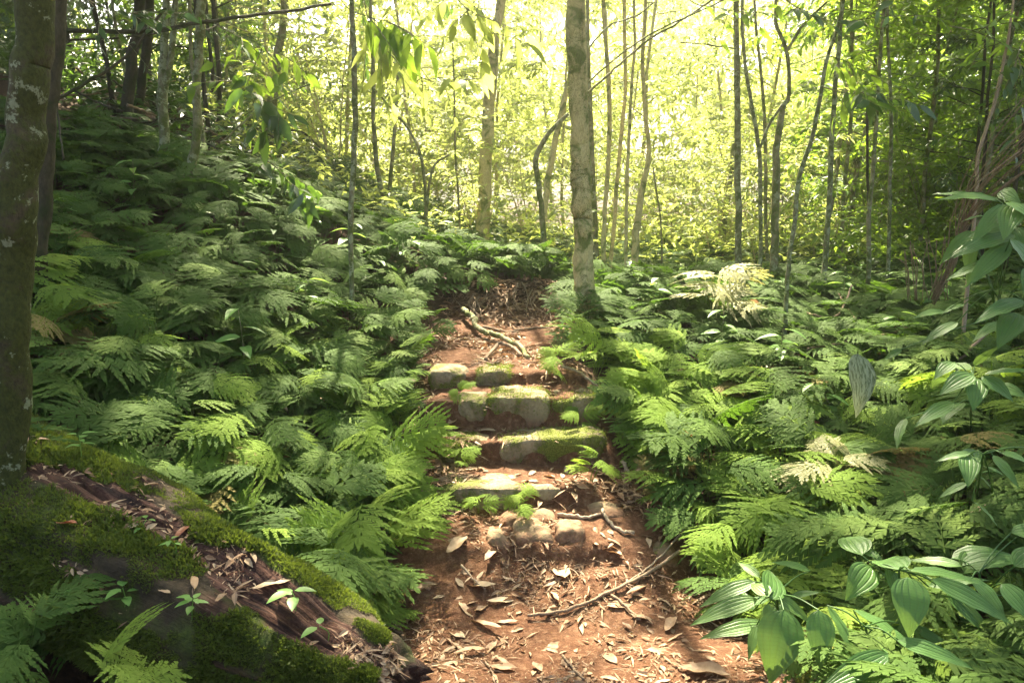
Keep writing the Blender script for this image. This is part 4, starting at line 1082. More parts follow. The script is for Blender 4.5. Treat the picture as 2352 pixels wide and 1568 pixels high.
def log_bits():
    r_ = np.random.default_rng(5); v = logV[20:].reshape(-1, 3); nn = logN[20:].reshape(-1, 3); wv = logW[20:].ravel()
    k = np.nonzero((wv > .15) & (nn[:, 2] > .35))[0]; k = k[r_.integers(0, len(k), 2200)]; k = k[fbm(v[k][:, 0] * 6, v[k][:, 1] * 6, o=2) > .05]
    P_ = v[k] + nn[k] * .004 + r_.normal(0, .006, (len(k), 3)); m = len(k); a = r_.random(m) * 6.28
    dd = np.c_[np.cos(a), np.sin(a), r_.normal(-.2, .2, m)]; dd = dd - nn[k] * (dd * nn[k]).sum(1)[:, None] * .8
    L = .008 + .045 * r_.random(m) ** 2.5; F_ = frames(dd, nn[k] + r_.normal(0, .35, (m, 3))) * L[:, None, None]
    mb = MB(); h = m // 2; mb.inst(leaf_tpl(W=.12, n=2), F_[:h] * 1.4, P_[:h], r_.random(h)); mb.inst(leaf_tpl(W=.45, n=3, fold=.25), F_[h:], P_[h:], r_.random(m - h))
    tag(link("log_litter", mb.mesh("log_litter", M['needle'], smooth=False)), "crumbled bark flakes and leaf bits lying in the hollow of the log", "litter", kind='stuff')
log_bits()
# ------------------------------------------------------------------ seedlings
def seedling(X, Y, label, L=.055, n=5, h=.07, seed=0, log_=True, mat='seedling'):
    p, nn = on_log(X, Y) if log_ else (on_ground(X, Y), None)
    r_ = np.random.default_rng(seed)
    e = empty("seedling", p, label, "plant")
    st = np.array([[0, 0, -.01], [.004, 0, h * .5], [r_.normal(0, .01), r_.normal(0, .01), h]])
    mb = MB(); tube(mb, smooth_path(st, 6), .0014, 5, tint=.2); link("stem", mb.mesh("stem", M[mat]), e)
    for k in range(n):
        a = k * 2.4 + seed; f = 1 - .5 * (k // 2) / max(1, n // 2)
        q = st[1] + (st[2] - st[1]) * (2 * f - 1 if f > .5 else .1)
        d = np.array([[math.cos(a), math.sin(a), .15]]); Fm = frames(d, np.array([[0, 0, 1.0]])) * (L * (.7 + .5 * r_.random()))
        m2 = MB(); m2.inst(leaf_tpl(W=.55, n=5, fold=.08, droop=.25, tip=.25), Fm, (q + d[0] * .008)[None], np.array([.3 + .5 * r_.random()]))
        link("leaf", m2.mesh("leaf", M[mat]), e)
seedling(195, 1425, "leafy seedling with several pointed leaves on the shaded flank of the log", .06, 7, .09, 1)
seedling(285, 1400, "four-leaved seedling right of the leafy one on the log's shaded flank", .055, 5, .06, 2)
seedling(440, 1430, "pale upright seedling low on the mossy front of the log", .04, 8, .08, 3)
seedling(680, 1400, "three-lobed bright seedling near the broken end of the log", .06, 4, .06, 4)
seedling(405, 1275, "two-leaved light green seedling in the sunlit hollow of the log", .035, 4, .05, 5)
seedling(330, 1225, "small round-leaved seedling at the upper rim of the log hollow", .03, 3, .04, 6)
seedling(190, 1060, "pair-leaved green seedling on top of the log by the trunk", .05, 7, .1, 7)
seedling(755, 1470, "single-leaved seedling at the rotten end of the log", .05, 2, .05, 8)

# ------------------------------------------------------------------ dead leaves
def dead_tpl(seed, W=.42, curl=1.0, n=8, m=4):
    r_ = np.random.default_rng(seed)
    t = np.linspace(0, 1, n + 1); prof = np.sin(np.pi * t ** .85) ** .9; prof[0] = .02; prof[-1] = .01
    s = np.linspace(-1, 1, m + 1); Sg, T = np.meshgrid(s, t)
    jag = 1 + .22 * fbm(T * 7 + seed, Sg * 2, o=2) * (np.abs(Sg) > .9)
    x = Sg * prof[:, None] * W / 2 * jag
    # roll the blade across its width, twist and buckle it along its length
    ra = curl * 1.6; xr = np.sin(x * ra * 3) / (ra * 3); z = (1 - np.cos(x * ra * 3)) / (ra * 3)
    z = z + .045 * curl * np.sin(T * np.pi * (1 + seed % 2)) + .03 * fbm(T * 4 + seed, Sg * 2, o=2)
    v = np.stack([xr, T - .5 + .05 * Sg ** 2, z], -1).reshape(-1, 3)
    i = np.arange((n + 1) * (m + 1)).reshape(n + 1, m + 1)
    q = np.stack([i[:-1, :-1], i[:-1, 1:], i[1:, 1:], i[1:, :-1]], -1).reshape(-1, 4)
    return v, np.zeros((0, 3), int), q, np.c_[Sg.ravel(), T.ravel()]
DT = [dead_tpl(0, .4, .4), dead_tpl(1, .5, .8), dead_tpl(2, .26, 1.3), dead_tpl(3, .34, .6), dead_tpl(4, .18, 1.0), dead_tpl(5, .46, .25)]
DM = []
for k, tp in enumerate(DT):
    for c in range(3):
        mb = MB(); mb.add(tp[0], None, tp[2], .15 + .3 * c, tp[3]); DM.append(mb.mesh("dead_leaf", M['litter']))
DR = []
for k, tp in enumerate(DT[:3]):
    mb = MB(); mb.add(tp[0], None, tp[2], .3 + .2 * k, tp[3]); DR.append(mb.mesh("dead_leaf", M['litter_red']))
def dead_leaf(P_, L, rz, me, label, group=None, tilt=.2, lift=.002, rx=0):
    o = link("dead_leaf", me); o.location = (P_[0], P_[1], P_[2] + lift); o.scale = (L, L, L)
    o.rotation_euler = (rx + random.uniform(-tilt, tilt), random.uniform(-tilt, tilt), rz)
    return tag(o, label, "dead leaf", group)
random.seed(31)
SPEC = [(1292,1318,.15,.1,5,2,"big flat cream dead leaf standing out on the lower path, pointing uphill"),
 (1275,1378,.09,.3,2,2,"narrow pale leaf piece just below the big cream leaf"),
 (1050,1255,.14,2.6,1,1,"holed tan dead leaf lying against the bottom cobbles at the left"),
 (1128,1290,.14,-.4,2,1,"rolled up long leaf lying in front of the middle cobble"),
 (1105,1350,.12,1.4,5,2,"pale wavy dead leaf left of the centre of the lower path"),
 (1150,1385,.10,1.6,0,2,"pale flat oval dead leaf right beside the pale wavy one"),
 (975,1355,.11,2.0,1,0,"dark folded brown leaf at the left edge of the lower path"),
 (1410,1275,.09,.8,1,2,"white curled leaf at the right of the lower path"),
 (1120,1440,.14,1.0,4,1,"long speckled brown leaf lying near the left bottom of the path"),
 (1085,1500,.12,1.9,2,2,"long pale leaf strip at the bottom left of the path"),
 (1235,1540,.07,.4,1,0,"dark brown leaf at the bottom edge of the path"),
 (1540,1440,.10,2.6,1,1,"tan rounded dead leaf at the right beneath the long fallen branch"),
 (1460,1365,.13,-.8,4,1,"long strip of dead leaf crossing under the fallen branch"),
 (1440,1445,.05,.6,0,0,"small green-grey leaf low on the right of the path"),
 (1475,1425,.09,1.2,3,0,"greyish brown leaf on the darker soil at the right"),
 (1620,1550,.16,1.1,1,1,"large crumpled tan leaf in the bottom right litter"),
 (1490,1110,.14,1.6,2,1,"thick curled bark-like leaf right of the steps"),
 (1075,1340,.05,2.6,4,2,"short cream leaf left of the pale wavy leaf"),
 (1235,1190,.08,1.4,3,2,"narrow tan leaf at the foot of the bare step"),
 (1112,960,.09,.1,5,2,"pale leaf propped in front of the tall narrow step stone"),
 (1040,975,.10,2.8,1,1,"curled reddish tan leaf heap left of the square step stones"),
 (1120,997,.09,1.5,0,2,"white flat leaf lying on the third step"),
 (1190,965,.06,.0,3,1,"brown leaf upright against the mossy squared stone"),
 (1030,740,.11,.6,1,1,"big curled leaf at the left foot of the crest bank"),
 (1250,795,.12,1.9,2,2,"pale curled leaf at the end of the exposed root"),
 (1430,1130,.08,.3,3,0,"brown leaf on the slope of red soil right of the steps")]
for X, Y, L, rz, k, c, lab in SPEC:
    dead_leaf(on_ground(X, Y), L, rz, DM[k * 3 + c], lab, tilt=.12, lift=.012)
ZON = [((950,1640),(1310,1568),75,(.035,.11),"tan dead leaf scattered on the lower path below the cobbles","dead leaves on the lower path"),
       ((1010,1400),(1080,1118),24,(.035,.08),"small pale dead leaf on the tread above the bare second step","dead leaves above the second step"),
       ((1010,1390),(975,1008),22,(.035,.08),"small pale dead leaf on the tread of the long third step","dead leaves on the third step"),
       ((1020,1380),(868,915),22,(.035,.08),"small pale dead leaf on the tread of the fourth step","dead leaves on the fourth step"),
       ((1040,1290),(700,850),26,(.035,.09),"small dead leaf littering the crest of the path around the root","dead leaves on the path crest"),
       ((1300,1520),(1130,1290),18,(.04,.09),"dead leaf on the red slope right of the steps","dead leaves right of the steps")]
for (x0, x1), (y0, y1), n, (l0, l1), lab, grp in ZON:
    for _ in range(n):
        X, Y = random.uniform(x0, x1), random.uniform(y0, y1)
        if not path_in(np.array([X]), np.array([Y]), 25)[0]: continue
        dead_leaf(on_ground(X, Y), l0 + (l1 - l0) * random.random() ** 1.6, random.random() * 6.28, DM[random.randrange(18)], lab, grp, .35)
# red-brown leaves caught in the ferns
CAU = [(150,745,"dark red serrated dead leaf caught in the ferns by the lichened trunk",.16),(235,780,"red-brown dead leaf right of the serrated one in the left ferns",.12),(275,735,"thin pale yellow fallen leaf lying on the left ferns",.1),
 (610,650,"small crumpled brown leaf on top of the left fern bank",.08),(350,850,"dark crumpled leaf among the left ferns",.1),(190,1010,"long dark red leaf hidden low beneath the left ferns",.16),(740,985,"pale curled leaf on the ferns in the middle of the left bank",.06),
 (1730,745,"long red-brown leaf beside the dried cream fern",.12),(1985,760,"brown round leaf among the right ferns below the upright stems",.07),(1860,950,"orange-brown curled leaf tip in the middle of the right bank",.06),
 (1860,1045,"rusty folded leaf on the right bank above the bright ferns",.07),(2060,1180,"cream dead leaf pushed up among the right ferns",.09),(2230,1280,"large heap-like tan dead leaf behind the broad ribbed leaves",.18),(1755,1228,"tiny red leaf on the bright ferns above the lower path",.05),
 (1015,690,"upright rusty leaf at the left edge of the crest bank",.1),(700,940,"brown folded leaf low in the middle of the left bank",.07)]
for i, (X, Y, lab, L) in enumerate(CAU):
    p = on_ground(X, Y); dead_leaf(p, L, random.random() * 6.28, DR[i % 3] if 'pale' not in lab and 'cream' not in lab and 'tan' not in lab else DM[i % 6 * 3 + 2], lab, None, .4, .16)
random.seed(8)
for k in range(60):
    X, Y = (random.uniform(120, 950), 0) if k < 30 else (random.uniform(1450, 2320), 0); Y = random.uniform(520, 1200) if k < 30 else random.uniform(690, 1250)
    sd_ = "left" if k < 30 else "right"; p = on_ground(X, Y)
    dead_leaf(p, random.uniform(.05, .11), random.random() * 6.28, random.choice(DR + DM[:9:2]), "small withered brown leaf lodged in the fern cover of the %s bank" % sd_, "withered leaves lodged in the ferns of the %s bank" % sd_, .5, random.uniform(.1, .2))
for X, Y, lab, L, m_ in [(450,1355,"orange-brown rolled leaf in the sunlit hollow of the log",.10,DM[7]),(620,1350,"pale grey leaf lying near the end of the log hollow",.11,DM[2]),(150,1210,"rusty leaf stuck on the shaded flank of the log",.07,DR[1]),(420,1225,"dark red leaf on the upper rim of the log",.08,DR[0]),
                       (505,1380,"small tan leaf below the rolled one on the log",.05,DM[4]),(385,1365,"pinkish leaf scrap at the lower rim of the log hollow",.05,DM[1]),(540,1330,"dark curled leaf in the log hollow",.05,DR[2])]:
    p, nn = on_log(X, Y); dead_leaf(p, L, random.random() * 3, m_, lab, None, .2, .015)
# bits too small and many to count
def bits():
    r_ = np.random.default_rng(12); P_ = []; n = 0
    mb = MB()
    N_ = 90000
    X = r_.uniform(900, 1880, N_); Y = 660 + (1568 - 660) * r_.random(N_)
    x = r_.uniform(-1.0, 1.6, N_); y = r_.uniform(2.0, 6.2, N_); z = ground(x, y); Pw = np.c_[x, y, z]
    px, py, _ = to_px(Pw); k = path_in(px, py, 40)
    dens = fbm(x * 3.1, y * 3.1, o=3)
    step = np.interp(py, [650, 900, 1120, 1180, 1260, 1300, 1568], [1, 1, 1, .45, .45, .6, .85])
    bare = np.exp(-((px - 1320) / 230) ** 2) * np.clip((py - 1380) / 60, 0, 1)
    k &= (dens * .9 + .35 - .5 * bare - np.interp(py, [1180, 1300], [0, .22]) > r_.random(N_) * (1.6 - step))
    Pw = Pw[k]; m = len(Pw)
    a = r_.random(m) * 6.28; dd = np.c_[np.cos(a), np.sin(a), r_.normal(0, .15, m)]
    L = (.012 + .06 * r_.random(m) ** 2.5) * np.interp(py[k], [700, 1150, 1250, 1500], [1.5, 1.35, 1.0, .9])
    F_ = frames(dd, np.array([0, 0, 1.0]) + r_.normal(0, .4, (m, 3))) * L[:, None, None]
    tp1 = leaf_tpl(W=.10, n=2); tp2 = leaf_tpl(W=.4, n=3, fold=.3)
    h = m * 6 // 10
    mb.inst(tp1, F_[:h] * 1.3, Pw[:h] + [0, 0, .004], r_.random(h)); mb.inst(tp2, F_[h:] * .8, Pw[h:] + [0, 0, .004], r_.random(m - h))
    o = link("leaf_litter", mb.mesh("leaf_litter", M['needle'], smooth=False)); tag(o, "fine crumbled leaf bits and rootlets strewn over the red path", "litter", kind='stuff')
bits()

# ------------------------------------------------------------------ sticks, roots, stalks
def stick(name, label, pts, wpx, mat='twig', lift=.01, cat="stick", ground_=True, d=None, seg=8, side=()):
    """pts in view coordinates, laid on the ground (or at distance d)"""
    P_ = []
    for p in pts:
        if ground_: q = on_ground(p[0], p[1]); q[2] += lift + (p[2] if len(p) > 2 else 0)
        else: q = at(p[0], p[1], p[2] if len(p) > 2 else d)
        P_.append(q)
    P_ = np.array(P_); n = max(12, len(P_) * 8); SP = smooth_path(P_, n)
    w0, w1 = wpx if isinstance(wpx, tuple) else (wpx, wpx * .5)
    dd = np.linalg.norm(SP - [0, 0, CAMZ], axis=1); rad = np.linspace(w0, w1, n) / 2 / 1176 * TANH * dd
    base = SP[0].copy()
    SP = SP + np.c_[fbm(np.arange(n) * .5 + pts[0][0], np.zeros(n), o=2), fbm(np.arange(n) * .5, np.ones(n) * pts[0][1], o=2), fbm(np.arange(n) * .5, np.ones(n) * 5., o=2)] * (rad * .5)[:, None]
    mb = MB(); tube(mb, SP, rad, seg, .15, 30)
    for f, ang, L in side:
        i = int(f * (n - 1)); t_ = SP[min(i + 1, n - 1)] - SP[i]; t_ /= np.linalg.norm(t_) + 1e-9
        s_ = np.cross(t_, [0, 0, 1]); dv = t_ * math.cos(ang) + s_ * math.sin(ang) + [0, 0, .15]
        k = np.linspace(0, 1, 6)[:, None]; tube(mb, SP[i] + dv * L * k + [0, 0, -.1 * L] * k ** 2, rad[i] * .6 * (1 - .7 * k[:, 0]), 5)
    o = link(name, mb.mesh(name, M[mat], origin=base), loc=tuple(base)); tag(o, label, cat); return o
stick("branch", "long thin fallen branch lying diagonally across the lower path", [(1212,1424),(1300,1408),(1400,1368),(1480,1328),(1560,1292,.03)], (7,8), 'twig', .012, "branch", side=((.55,-.8,.12),))
stick("branch", "second thinner branch leading up the right edge of the lower path", [(1440,1345),(1500,1300),(1560,1250,.03),(1590,1225,.05)], (4,4), 'twig_pale', .01, "branch")
stick("branch", "short broken stick crossing right of the lower path litter", [(1405,1375),(1440,1400),(1470,1432)], (7,6), 'twig', .008, "branch")
stick("root", "bent grey root snaking down onto the path crest", [(1062,732,.05),(1085,750,.05),(1105,775,.04),(1150,790,.03),(1190,805,.02),(1215,825,.0)], (13,11), 'bark', .01, "root", seg=10, side=((.5,.9,.12),))
stick("root", "short arched root below the bent grey one", [(1115,830,.0),(1145,808,.04),(1175,812,.03),(1195,822,0)], (8,8), 'twig', .01, "root")
stick("branch", "thin curved dead branch hanging at the right side of the upper steps", [(1290,870,.03),(1330,880,.03),(1360,895,.02),(1385,912,.0)], (6,5), 'twig_pale', .02, "branch")
stick("stick", "dry twig lying on the soil right of the bare step", [(1282,1188),(1320,1190),(1350,1192),(1380,1188)], (8,6), 'twig_pale', .008)
stick("stick", "broken forked stick right of the dry twig", [(1382,1182,.01),(1400,1205),(1430,1228),(1455,1232)], (8,7), 'twig_pale', .012, side=((.8,.9,.04),))
stick("stick", "curled strip of bark lying at the right edge of the steps", [(1428,1085,.03),(1450,1100),(1490,1102),(1530,1095,.02)], (9,12), 'twig_pale', .015)
stick("stick", "straight thin stick in the centre of the bottom edge", [(1290,1510),(1310,1535),(1340,1568)], (6,6), 'twig', .008)
stick("stick", "dark twig at the left of the bottom edge", [(1115,1525),(1130,1550),(1140,1568)], (4,4), 'twig', .008)
stick("stick", "horizontal thin root lying on the path crest", [(1180,762),(1230,756),(1300,752)], (5,4), 'twig', .006)
stick("stick", "short root end on the left of the path crest", [(1110,758,.01),(1150,762),(1190,765)], (7,5), 'twig', .006)
stick("stick", "twig lying down the left side of the lower path", [(1060,1310,.01),(1090,1340),(1115,1362)], (6,3), 'twig_pale', .01)
stick("stick", "thin twig leaning over the ferns in the middle left bank", [(100,820,.2),(160,800,.2),(215,785,.2)], (6,3), 'twig', .0)
stick("stick", "bare twig laid across the ferns in front of the mottled hanging leaf", [(1848,888,.22),(1900,878,.22),(1960,862,.22),(2030,850,.22)], (5,4), 'twig', .0)
stick("stick", "brown broken branch among the ferns below the upright stems", [(1835,745,.15),(1860,790,.2),(1920,790,.2),(1950,750,.3)], (5,4), 'twig', .0)
stick("stick", "slim twig rising out of the ferns above the brown broken branch", [(1905,700,.2),(1935,760,.2),(1960,800,.2)], (4,3), 'twig', .0)
stick("stick", "tilted dark branch at the right above the broad ribbed leaves", [(2080,1020,.15),(2140,980,.2),(2200,930,.25),(2270,880,.3)], (8,5), 'twig', .0)
stick("stick", "thick dark stick lying in the gap beneath the left ferns", [(510,1235,.1),(560,1215,.12),(610,1195,.15)], (9,8), 'twig', .0)
stick("stick", "leaning thin stem in the ferns at the upper left bank", [(165,560,.5),(150,450,.55),(140,380,.6)], (4,3), 'bark_dark', .0)
random.seed(2)
for k in range(22):
    X = random.uniform(1045, 1290); Y = random.uniform(655, 700)
    o = stick("rootlet", "thin brown rootlet dangling down the dark bank behind the path crest", [(X, Y, .02), (X + random.uniform(-18, 18), Y + 22, .03), (X + random.uniform(-40, 40), Y + 48, .01)], (random.uniform(2, 5), 1.5), 'twig', .01, cat="root")
    o["group"] = "rootlets on the crest bank"
# fallen poles and brushwood on the upper left slope
stick("fallen_pole", "long fallen pole slung level across the top left between the trunks", [(60,70,5.5),(300,72,5.6),(460,52,5.8),(620,32,6.2),(760,10,6.6)], (9,6), 'bark_dark', ground_=False, cat="branch")
stick("fallen_pole", "thinner bare branch just under the long level pole", [(130,95,5.2),(300,85,5.4),(430,62,5.7)], (4,3), 'bark_dark', ground_=False, cat="branch")
stick("fallen_pole", "slanting dark branch crossing the gap beside the big left trunk", [(110,240,4.6),(200,190,4.8),(300,120,5.0),(380,20,5.2)], (7,5), 'bark_dark', ground_=False, cat="branch")
random.seed(14)
for k in range(26):
    X, Y = random.uniform(120, 640), 0; Y = 190 + X * .28 + random.uniform(-40, 60)
    L = random.uniform(60, 200); sl = random.uniform(-.1, .5)
    pts = [(X, Y, random.uniform(.0, .3)), (X + L * .5, Y + sl * L * .5, random.uniform(.05, .3)), (X + L, Y + sl * L, random.uniform(0, .3))]
    o = stick("brushwood_stick", "bare dead stick tangled in the brushwood on the upper left slope", pts, (random.uniform(3, 7), 3), 'bark_dark' if k % 3 else 'twig', .02)
    o["group"] = "brushwood sticks on the upper left slope"
# thin lianas in the glow
stick("liana", "long liana rising from behind the main trunk to the upper right", [(1349,192,6.2),(1420,130,6.2),(1500,75,6.2),(1600,30,6.2),(1700,-20,6.2)], (4,3), 'bark', ground_=False, cat="vine")
stick("liana", "lower of two lianas slanting up right from the main trunk", [(1349,215,6.4),(1400,170,6.4),(1445,128,6.4),(1503,84,6.4),(1571,44,6.4),(1650,-10,6.4)], (5,4), 'bark', ground_=False, cat="vine")
stick("liana", "thin arching twig crossing the sky right of the main trunk", [(1349,115,6.6),(1400,60,6.6),(1465,35,6.6),(1500,8,6.6)], (4,3), 'bark', ground_=False, cat="vine")
stick("liana", "drooping thin twig in the glow left of the pale leaning trunk", [(860,60,5.5),(930,110,5.5),(990,190,5.6),(1020,110,5.8)][:3], (3,2), 'bark', ground_=False, cat="vine")
stick("liana", "slanting bare twig above the dark leaves left of the centre", [(510,330,5.5),(560,280,5.5),(620,235,5.6),(720,190,5.8)], (4,3), 'bark', ground_=False, cat="vine")
stick("liana", "level bare twig running left from the mottled right trunk", [(1562,98,7),(1620,102,7),(1690,112,7)], (3,3), 'bark', ground_=False, cat="vine")
# dead palm stalks at the right
def dry_bundle():
    r_ = np.random.default_rng(2); mb = MB()
    for k in range(20):
        o1, o2 = r_.normal(0, 9, 2), r_.normal(0, 16, 2)
        p = np.array([at(2140 + o1[0] * .6, 690 + o1[1] * .5, 4.6), at(2185 + o1[0], 590 + o1[1], 4.5), at(2225 + o2[0], 480 + o2[1], 4.4), at(2300 + o2[0] * 1.6, 390 + o2[1] * 2, 4.2), at(2420 + o2[0] * 2, 290 + o2[1] * 3, 4.1)])
        tube(mb, smooth_path(p, 16), .0025 + .002 * r_.random(), 4, tint=.5)
    for k in range(14):
        X = 2125 + r_.normal(0, 25); p = np.array([at(X, 690, 4.6), at(X - 4 + r_.normal(0, 6), 620, 4.55), at(X - 12 + r_.normal(0, 10), 560 + r_.normal(0, 20), 4.5)])
        tube(mb, smooth_path(p, 10), .0025, 4)
    b = at(2140, 690, 4.6); b[2] = gz(b[0], b[1])
    tag(link("palm_stalks", mb.mesh("palm_stalks", M['twig'], origin=b), loc=tuple(b)), "bundle of thin dry brown palm stalks leaning at the right edge", "dead frond")
dry_bundle()

# ------------------------------------------------------------------ broad-leaved plants at the right
def broad_plant(label, X, Y, leaves, stem_pts=None, d=None, mat='broad', seed=0, name="broadleaf_plant", extra=7):
    """leaves: (base X, base Y, tip X, tip Y, distance at base, distance at tip, width template, roll)"""
    p = on_ground(X, Y) if d is None else at(X, Y, d)
    g = p.copy(); g[2] = gz(p[0], p[1])
    e = empty(name, g, label, "plant"); r_ = np.random.default_rng(seed)
    if extra:
        base_l = list(leaves)
        for k in range(extra):
            l = base_l[k % len(base_l)]; ox, oy = r_.normal(0, 55), r_.normal(25, 40); dx, dy = l[2] - l[0], l[3] - l[1]; a_ = r_.normal(0, .5); sc_ = .55 + .4 * r_.random()
            dx, dy = (dx * math.cos(a_) - dy * math.sin(a_)) * sc_, (dx * math.sin(a_) + dy * math.cos(a_)) * sc_; q_ = .06 + .22 * r_.random()
            leaves = list(leaves) + [(l[0] + ox, l[1] + oy, l[0] + ox + dx, l[1] + oy + dy, l[4] + q_, l[5] + q_, 'm' if l[6] == 'w' else l[6], r_.normal(0, .3), .1 + .5 * r_.random())]
    top = np.mean([at(l[0], l[1], l[4]) for l in base_l] if extra else [at(l[0], l[1], l[4]) for l in leaves], axis=0)
    mb = MB(); tube(mb, smooth_path(np.array([g - [0, 0, .02], g * .4 + top * .6 + [0, 0, -.03], top]), 12), np.linspace(.0045, .003, 12), 6, tint=.1)
    for l in leaves:
        b = at(l[0], l[1], l[4]); q = g * .35 + top * .65 if r_.random() < .4 else top
        tube(mb, smooth_path(np.array([q, (q + b) / 2 + [0, 0, .012], b]), 8), .0022, 5, tint=.1, cap=False)
    link("stem", mb.mesh("stem", M['broad'], origin=g), e)
    for l in leaves:
        b, t_ = at(l[0], l[1], l[4]), at(l[2], l[3], l[5]); tp = {'w': BIG_W, 'm': BIG, 'n': BIG_N}[l[6]]
        dv = t_ - b; L = np.linalg.norm(dv)
        # the template droops, so aim a little above the tip
        u = np.array([[0, -.25, 1.0]]) if abs(dv[2]) / L < .75 else np.array([[0, -1.0, .55]])
        dv2 = dv + np.array([0, 0, 1.0]) * L * (.16 if abs(dv[2]) / L < .75 else 0) + (np.array([0, -.22, 0]) * L if abs(dv[2]) / L >= .75 else 0)
        Fm = frames(dv2[None], u, np.array([l[7] if len(l) > 7 else 0.0])) * L * 1.05
        m2 = MB(); m2.inst(tp, Fm, b[None], np.array([l[8] if len(l) > 8 else .2 + .5 * r_.random()])); link("leaf", m2.mesh("leaf", M[mat], origin=g), e)
    return e
broad_plant("broad-leaved plant with long ribbed leaves fanning left at the edge of the lower path", 1800, 1480, [
 (1740,1375,1590,1440,2.25,2.2,'n',.2),(1735,1335,1610,1395,2.35,2.3,'n',.1),(1765,1385,1740,1500,2.2,2.12,'n',.2,.95),(1745,1325,1690,1290,2.4,2.5,'n',.3),(1770,1375,1790,1300,2.2,2.35,'m',-.5),(1780,1365,1870,1440,2.25,2.2,'n',-.3),
 (1800,1400,1780,1570,2.15,2.02,'w',.1,.15),(1880,1400,1885,1535,2.1,2.0,'m',-.1,.6),(1765,1370,1720,1330,2.2,2.3,'m',.2),(1860,1310,1775,1290,2.5,2.5,'n',.1)], seed=1)
broad_plant("broad-leaved plant with a big heart-shaped ribbed leaf facing the viewer", 2080, 1480, [
 (2085,1325,2100,1455,2.1,1.98,'w',.0,.55),(2090,1310,2270,1340,2.15,2.1,'n',.2,.5),(2140,1330,2330,1440,2.1,2.0,'n',-.3,.4),(2000,1300,1960,1370,2.3,2.2,'w',.3,.7),(2075,1310,2000,1270,2.2,2.4,'m',.2,.3),(2010,1280,1945,1245,2.4,2.5,'n',.1,.6)], seed=2)
broad_plant("ribbed-leaf plant reaching in at the right edge above the bottom corner", 2300, 1460, [
 (2210,1300,2370,1270,2.3,2.25,'m',.1,.5),(2215,1315,2250,1260,2.3,2.4,'m',-.4,.9),(2230,1330,2330,1430,2.15,2.05,'m',.2,.1),(2300,1340,2380,1430,2.1,2.0,'m',-.2,.2),(2210,1300,2080,1285,2.3,2.4,'n',.1,.6),(2330,1300,2400,1240,2.2,2.2,'w',.1,.3)], seed=3)
broad_plant("plant with long strap-like arching leaves in the dark bottom right", 2000, 1560, [
 (2040,1500,1890,1600,1.95,1.85,'n',.3,.1),(2060,1470,2240,1540,2.0,1.9,'n',-.2,.1),(1960,1400,2120,1500,2.2,2.05,'n',.3,.0),(1900,1390,1980,1530,2.15,2.0,'n',.5,.4)], seed=4)
broad_plant("ribbed-leaf plant with a star of leaves at the right edge below mid height", 2230, 1000, [
 (2235,860,2165,900,2.6,2.55,'m',.2,.6),(2245,870,2240,935,2.6,2.5,'m',0,.55),(2215,880,2165,905,2.62,2.6,'n',.1,.5),(2255,865,2330,915,2.6,2.5,'m',-.2,.4),(2230,850,2160,830,2.65,2.75,'m',.1,.7),(2260,860,2390,850,2.6,2.5,'n',0,.5),(2190,925,2110,980,2.6,2.5,'n',.2,.2)], seed=5)
broad_plant("small ribbed-leaf plant in the shade at the right edge above the fallen tan leaf", 2240, 1150, [
 (2225,1045,2228,1110,2.4,2.3,'m',0,.3),(2230,1040,2150,1060,2.4,2.4,'n',.1,.4),(2280,1045,2340,1120,2.35,2.25,'n',-.2,.2),(2300,1040,2370,1060,2.3,2.25,'m',0,.3)], seed=6)
broad_plant("spray of long glossy leaves reaching in from the right edge at horizon height", 2290, 720, [
 (2290,460,2160,455,2.9,2.85,'n',.1,.7),(2300,465,2140,440,2.95,3.1,'n',.1,.5),(2330,470,2310,540,2.8,2.7,'m',0,.6),(2310,465,2380,500,2.8,2.7,'m',0,.5),(2310,470,2240,560,2.85,2.75,'n',.2,.3),(2350,480,2400,420,2.8,2.8,'n',0,.5),(2330,540,2200,590,2.8,2.7,'n',.2,.15),(2300,600,2180,640,2.8,2.75,'n',.1,.4)], seed=7)
broad_plant("dark drooping leaf spray at the right edge just below horizon height", 2300, 800, [
 (2320,560,2230,660,2.75,2.65,'n',.3,.05),(2320,550,2400,640,2.7,2.6,'m',.1,.1),(2350,690,2250,740,2.7,2.6,'n',.2,.3),(2200,740,2120,790,2.9,2.85,'n',.1,.2),(2170,715,2100,730,3.0,2.95,'n',.1,.5),(2340,720,2300,790,2.7,2.6,'m',.1,.05)], seed=8)
# big mottled leaf hanging among the right ferns
def mottled():
    e = broad_plant("large white-mottled fallen leaf hanging in the middle of the right bank", 1985, 960, [(1970,812,1990,955,3.55,3.38,'m',.35,.9)], seed=9, mat='mottle', name="hanging_leaf", extra=0)
M['mottle'] = leaf_mat("mottled_dead_leaf", [(.10,.12,.06),(.15,.18,.10),(.26,.29,.19)], (.3,.34,.15), .2, .6, .3, veins=True)
mottled()

